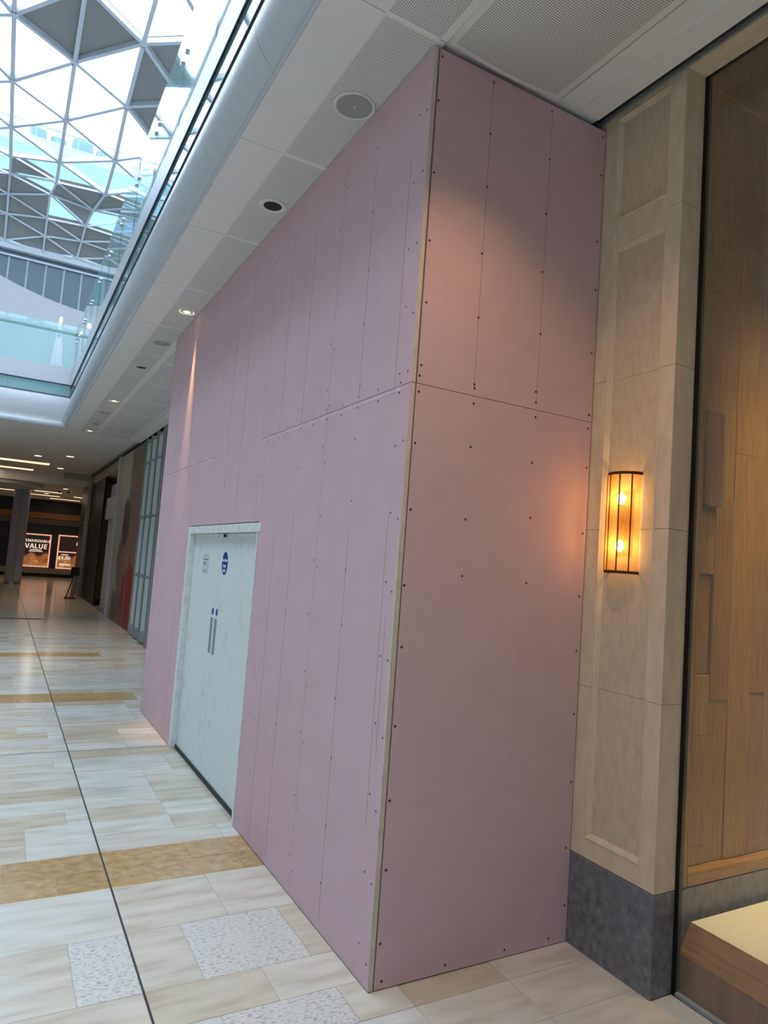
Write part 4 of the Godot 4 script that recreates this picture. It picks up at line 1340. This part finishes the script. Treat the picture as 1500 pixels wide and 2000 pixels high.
func build_far_hall():
	var c := struct("ceiling_far")
	part("soffit", bx(-7.5, 5.0, 4.05, 4.20, -24.0, BRIDGE_Z), mats.soffit, c)
	part("soffit_strip", bx(-7.5, 5.0, 4.03, 4.05, -15.2, BRIDGE_Z - 0.02), mats.soffit, c)
	part("soffit", bx(-7.5, 5.0, 3.74, 4.20, FAR_Z, -24.0), mats.soffit, c)
	part("dropped_beam", bx(0.15, 0.92, 3.88, 4.05, -23.2, -22.6), mats.stud, c)
	var e := struct("wall_end")
	part("wall", bx(-7.5, 5.0, 0.0, 4.2, FAR_Z - 0.3, FAR_Z - 0.02), plain(rgb(28, 34, 46), 0.5), e)
	part("dark_plinth", bx(-7.5, 5.0, 0.0, 0.16, FAR_Z - 0.02, FAR_Z + 0.05), mats.black, e)
	part("stall_riser", bevel_box(-7.5, 5.0, 0.16, 0.42, FAR_Z - 0.02, FAR_Z + 0.10, 0.01), plain(rgb(150, 140, 128), 0.5), e)
	part("timber_fascia", bevel_box(-7.5, 5.0, 2.82, 3.12, FAR_Z - 0.02, FAR_Z + 0.10, 0.01), plain(rgb(150, 96, 50), 0.5), e)
	part("metal_canopy", bevel_box(-7.5, 5.0, 2.55, 2.80, FAR_Z - 0.02, FAR_Z + 0.06, 0.01), plain(rgb(84, 82, 78), 0.35), e)
	var w := struct("wall_side")
	part("wall", bx(5.0, 5.3, 0.0, 4.2, FAR_Z, END_Z), mats.upper_white, w)
	part("wall", bx(-7.8, 5.3, 4.2, 5.0, FAR_Z - 0.3, FAR_Z), mats.upper_white, w)
	# long light slots in the ceiling
	var strip := glow(Color(1.0, 0.84, 0.66), 1.6)
	for s in [[-3.2, -0.43, -20.95, -20.45, 4.05, "longest glowing light slot, first in the ceiling beyond the bridge"], [-3.2, -0.78, -23.4, -22.95, 4.05, "glowing light slot just before the curved ceiling ring"],
			[-0.5, 0.5, -28.9, -28.6, 3.74, "glowing light slot touching the top of the lilac column"], [-0.6, 0.6, -31.4, -31.1, 3.74, "glowing light slot between the lilac column and the food shop"],
			[0.3, 1.6, -33.3, -33.0, 3.74, "glowing light slot right above the food shop posters"], [-3.4, -1.2, -30.0, -29.7, 3.74, "glowing light slot behind the lilac column, past the ceiling ring"], [1.1, 2.4, -30.6, -30.3, 3.74, "glowing light slot beside the bronze screen wall"]]:
		var t := thing("ceiling_light_slot", s[5], "ceiling light", Vector3.ZERO, "light slots in the lower hall ceiling")
		part("light_diffuser", bx(s[0], s[1], s[4] - 0.006, s[4] - 0.0005, s[2], s[3]), strip, t)
		lamp_area(t, Vector3((s[0] + s[1]) * 0.5, s[4] - 0.02, (s[2] + s[3]) * 0.5), Vector3.DOWN, 0.6, Color(1.0, 0.93, 0.82), Vector2(s[1] - s[0], s[3] - s[2]))
	for p in [[-0.82, -18.7, 4.05, "lit round downlight before the longest light slot"], [-0.07, -17.9, 4.05, "lit round downlight closest to the soffit panels"], [-0.07, -21.5, 4.05, "lit round downlight at the tip of the longest light slot"],
			[0.45, -26.0, 3.74, "lit round downlight beside the dome cameras"], [0.0, -29.9, 3.74, "lit round downlight furthest along, near the food shop"]]:
		var t := ring_fitting("round_downlight", p[3], "downlight", Vector3(p[0], p[2] - 0.001, p[1]), 0.12, 0.095, "downlights in the lower hall ceiling", glow(Color(1.0, 0.9, 0.76), 5.0), -0.002)
		lamp_spot(t, Vector3(p[0], p[2] - 0.015, p[1]), Vector3.DOWN, 1.4, Color(1.0, 0.88, 0.74), 40.0, 0.05)
	for p in [[0.32, -27.2, "dark dome camera beside a lit round downlight"], [0.62, -27.0, "dark dome camera closer to the bronze screen wall"]]:
		var t := thing("dome_camera", p[2], "camera", Vector3(p[0], 3.74, p[1]), "dome cameras on the lower hall ceiling")
		part("collar", lathe([Vector2(0.07, 0.0), Vector2(0.075, -0.03), Vector2(0.05, -0.04)], 20), mats.ring, t)
		part("dome", lathe([Vector2(0.055, -0.035), Vector2(0.05, -0.07), Vector2(0.03, -0.095), Vector2(0.0, -0.10)], 20), mats.black, t)
	# ceiling ring round the column
	var r := thing("ceiling_ring", "curved white ceiling ring near the column", "ceiling ring", Vector3(-1.75, 0, -25.6))
	part("ring", lathe([Vector2(1.45, 3.74), Vector2(1.45, 3.62), Vector2(1.20, 3.60), Vector2(1.20, 3.74)], 56), mats.soffit, r)
	# clad column
	var k := thing("clad_column", "tall lilac clad column with a grey vertical stripe", "column", Vector3(-0.93, 0, -28.0))
	var lilac := plain(rgb(188, 188, 226), 0.35)
	for i in 4:
		var y0 := 0.10 + i * 0.91
		part("cladding", lathe([Vector2(0.0, y0 + 0.003), Vector2(0.29, y0 + 0.003), Vector2(0.29, y0 + 0.905), Vector2(0.0, y0 + 0.905)], 40), lilac, k)
	part("joint_core", lathe([Vector2(0.284, 0.1), Vector2(0.284, 3.74)], 40), mats.brushed, k)
	var st := begin()
	var dirn := Vector3(-0.10, 0, 1.0).normalized()
	bar(st, dirn * 0.285 + Vector3.UP * 0.1, dirn * 0.285 + Vector3.UP * 3.74, 0.15, 0.02, dirn)
	part("stripe", st.commit(), plain(rgb(150, 158, 156), 0.4), k, Vector3.ZERO, "grey vertical stripe")
	part("base_ring", lathe([Vector2(0.0, 0.0), Vector2(0.30, 0.0), Vector2(0.30, 0.10), Vector2(0.0, 0.10)], 40), mats.steel, k)
	# lit posters
	var a := lightbox(-0.56, 0.66, 0.46, 2.06, "lit poster headed VALUE above a picture of food", 4)
	var face := Basis.IDENTITY
	var lit_ink := glow(Color(1.0, 0.92, 0.86), 0.8)
	words("REMARKSABLE", 0.13, lit_ink, a, Vector3(0.03, 1.72, FAR_Z + 0.09), face)
	words("VALUE", 0.24, lit_ink, a, Vector3(0.03, 1.46, FAR_Z + 0.09), face)
	for l in [[1.27, 0.5], [1.20, 0.6]]:
		part("print_line", bx(0.03 - l[1] * 0.5, 0.03 + l[1] * 0.5, l[0], l[0] + 0.035, FAR_Z + 0.085, FAR_Z + 0.09), lit_ink, a)
	part("green_patch", bx(-0.30, 0.34, 1.86, 1.98, FAR_Z + 0.084, FAR_Z + 0.088), plain(rgb(40, 92, 56), 0.5), a)
	var b := lightbox(0.97, 2.10, 0.44, 2.10, "lit two part poster showing a price below a dish", 11)
	part("poster_frame", bevel_box(0.97, 2.10, 1.24, 1.30, FAR_Z + 0.03, FAR_Z + 0.10, 0.01), glow(Color(1.0, 0.74, 0.62), 0.75), b)
	words("£1.30", 0.17, lit_ink, b, Vector3(1.32, 0.98, FAR_Z + 0.09), face)
	for l in [[1.32, 1.12, 0.34], [1.36, 0.66, 0.5], [1.36, 0.60, 0.5]]:
		part("print_line", bx(l[0] - l[2] * 0.5, l[0] + l[2] * 0.5, l[1], l[1] + 0.035, FAR_Z + 0.085, FAR_Z + 0.09), lit_ink, b)
	words("£", 0.2, lit_ink, b, Vector3(1.86, 1.72, FAR_Z + 0.09), face)
	lamp_area(a, Vector3(0.05, 1.26, FAR_Z + 0.2), Vector3.BACK, 0.12, Color(1.0, 0.74, 0.62), Vector2(1.2, 1.6))

# ---------------------------------------------------------------- outside, seen through the roof
func build_outside():
	var t := thing("office_building", "pale blue office block with rooftop plant beyond the glass roof", "building")
	var wall := plain(rgb(120, 160, 190), 0.5)
	part("wall", bx(-60.0, 60.0, 0.0, 34.0, -72.0, -60.0), wall, t)
	part("parapet", bx(-60.0, 60.0, 34.0, 34.9, -72.0, -60.0), plain(rgb(150, 184, 206), 0.5), t)
	for u in [[-2.9, 1.3, 1.5], [-1.3, 1.2, 1.2], [0.35, 1.7, 1.6], [2.3, 1.5, 1.2], [6.2, 0.7, 0.9], [-8.0, 1.6, 1.4]]:
		part("rooftop_unit", bevel_box(u[0], u[0] + u[1], 34.9, 34.9 + u[2], -62.5, -61.0, 0.2), plain(rgb(104, 138, 164), 0.5), t)
	var st := begin()
	var x := -20.0
	while x < 20.0:
		bar(st, Vector3(x, 34.9, -60.2), Vector3(x, 36.0, -60.2), 0.08, 0.08)
		x += 1.6
	bar(st, Vector3(-20, 36.0, -60.2), Vector3(20, 36.0, -60.2), 0.08, 0.08)
	part("guard_rail", st.commit(), wall, t)
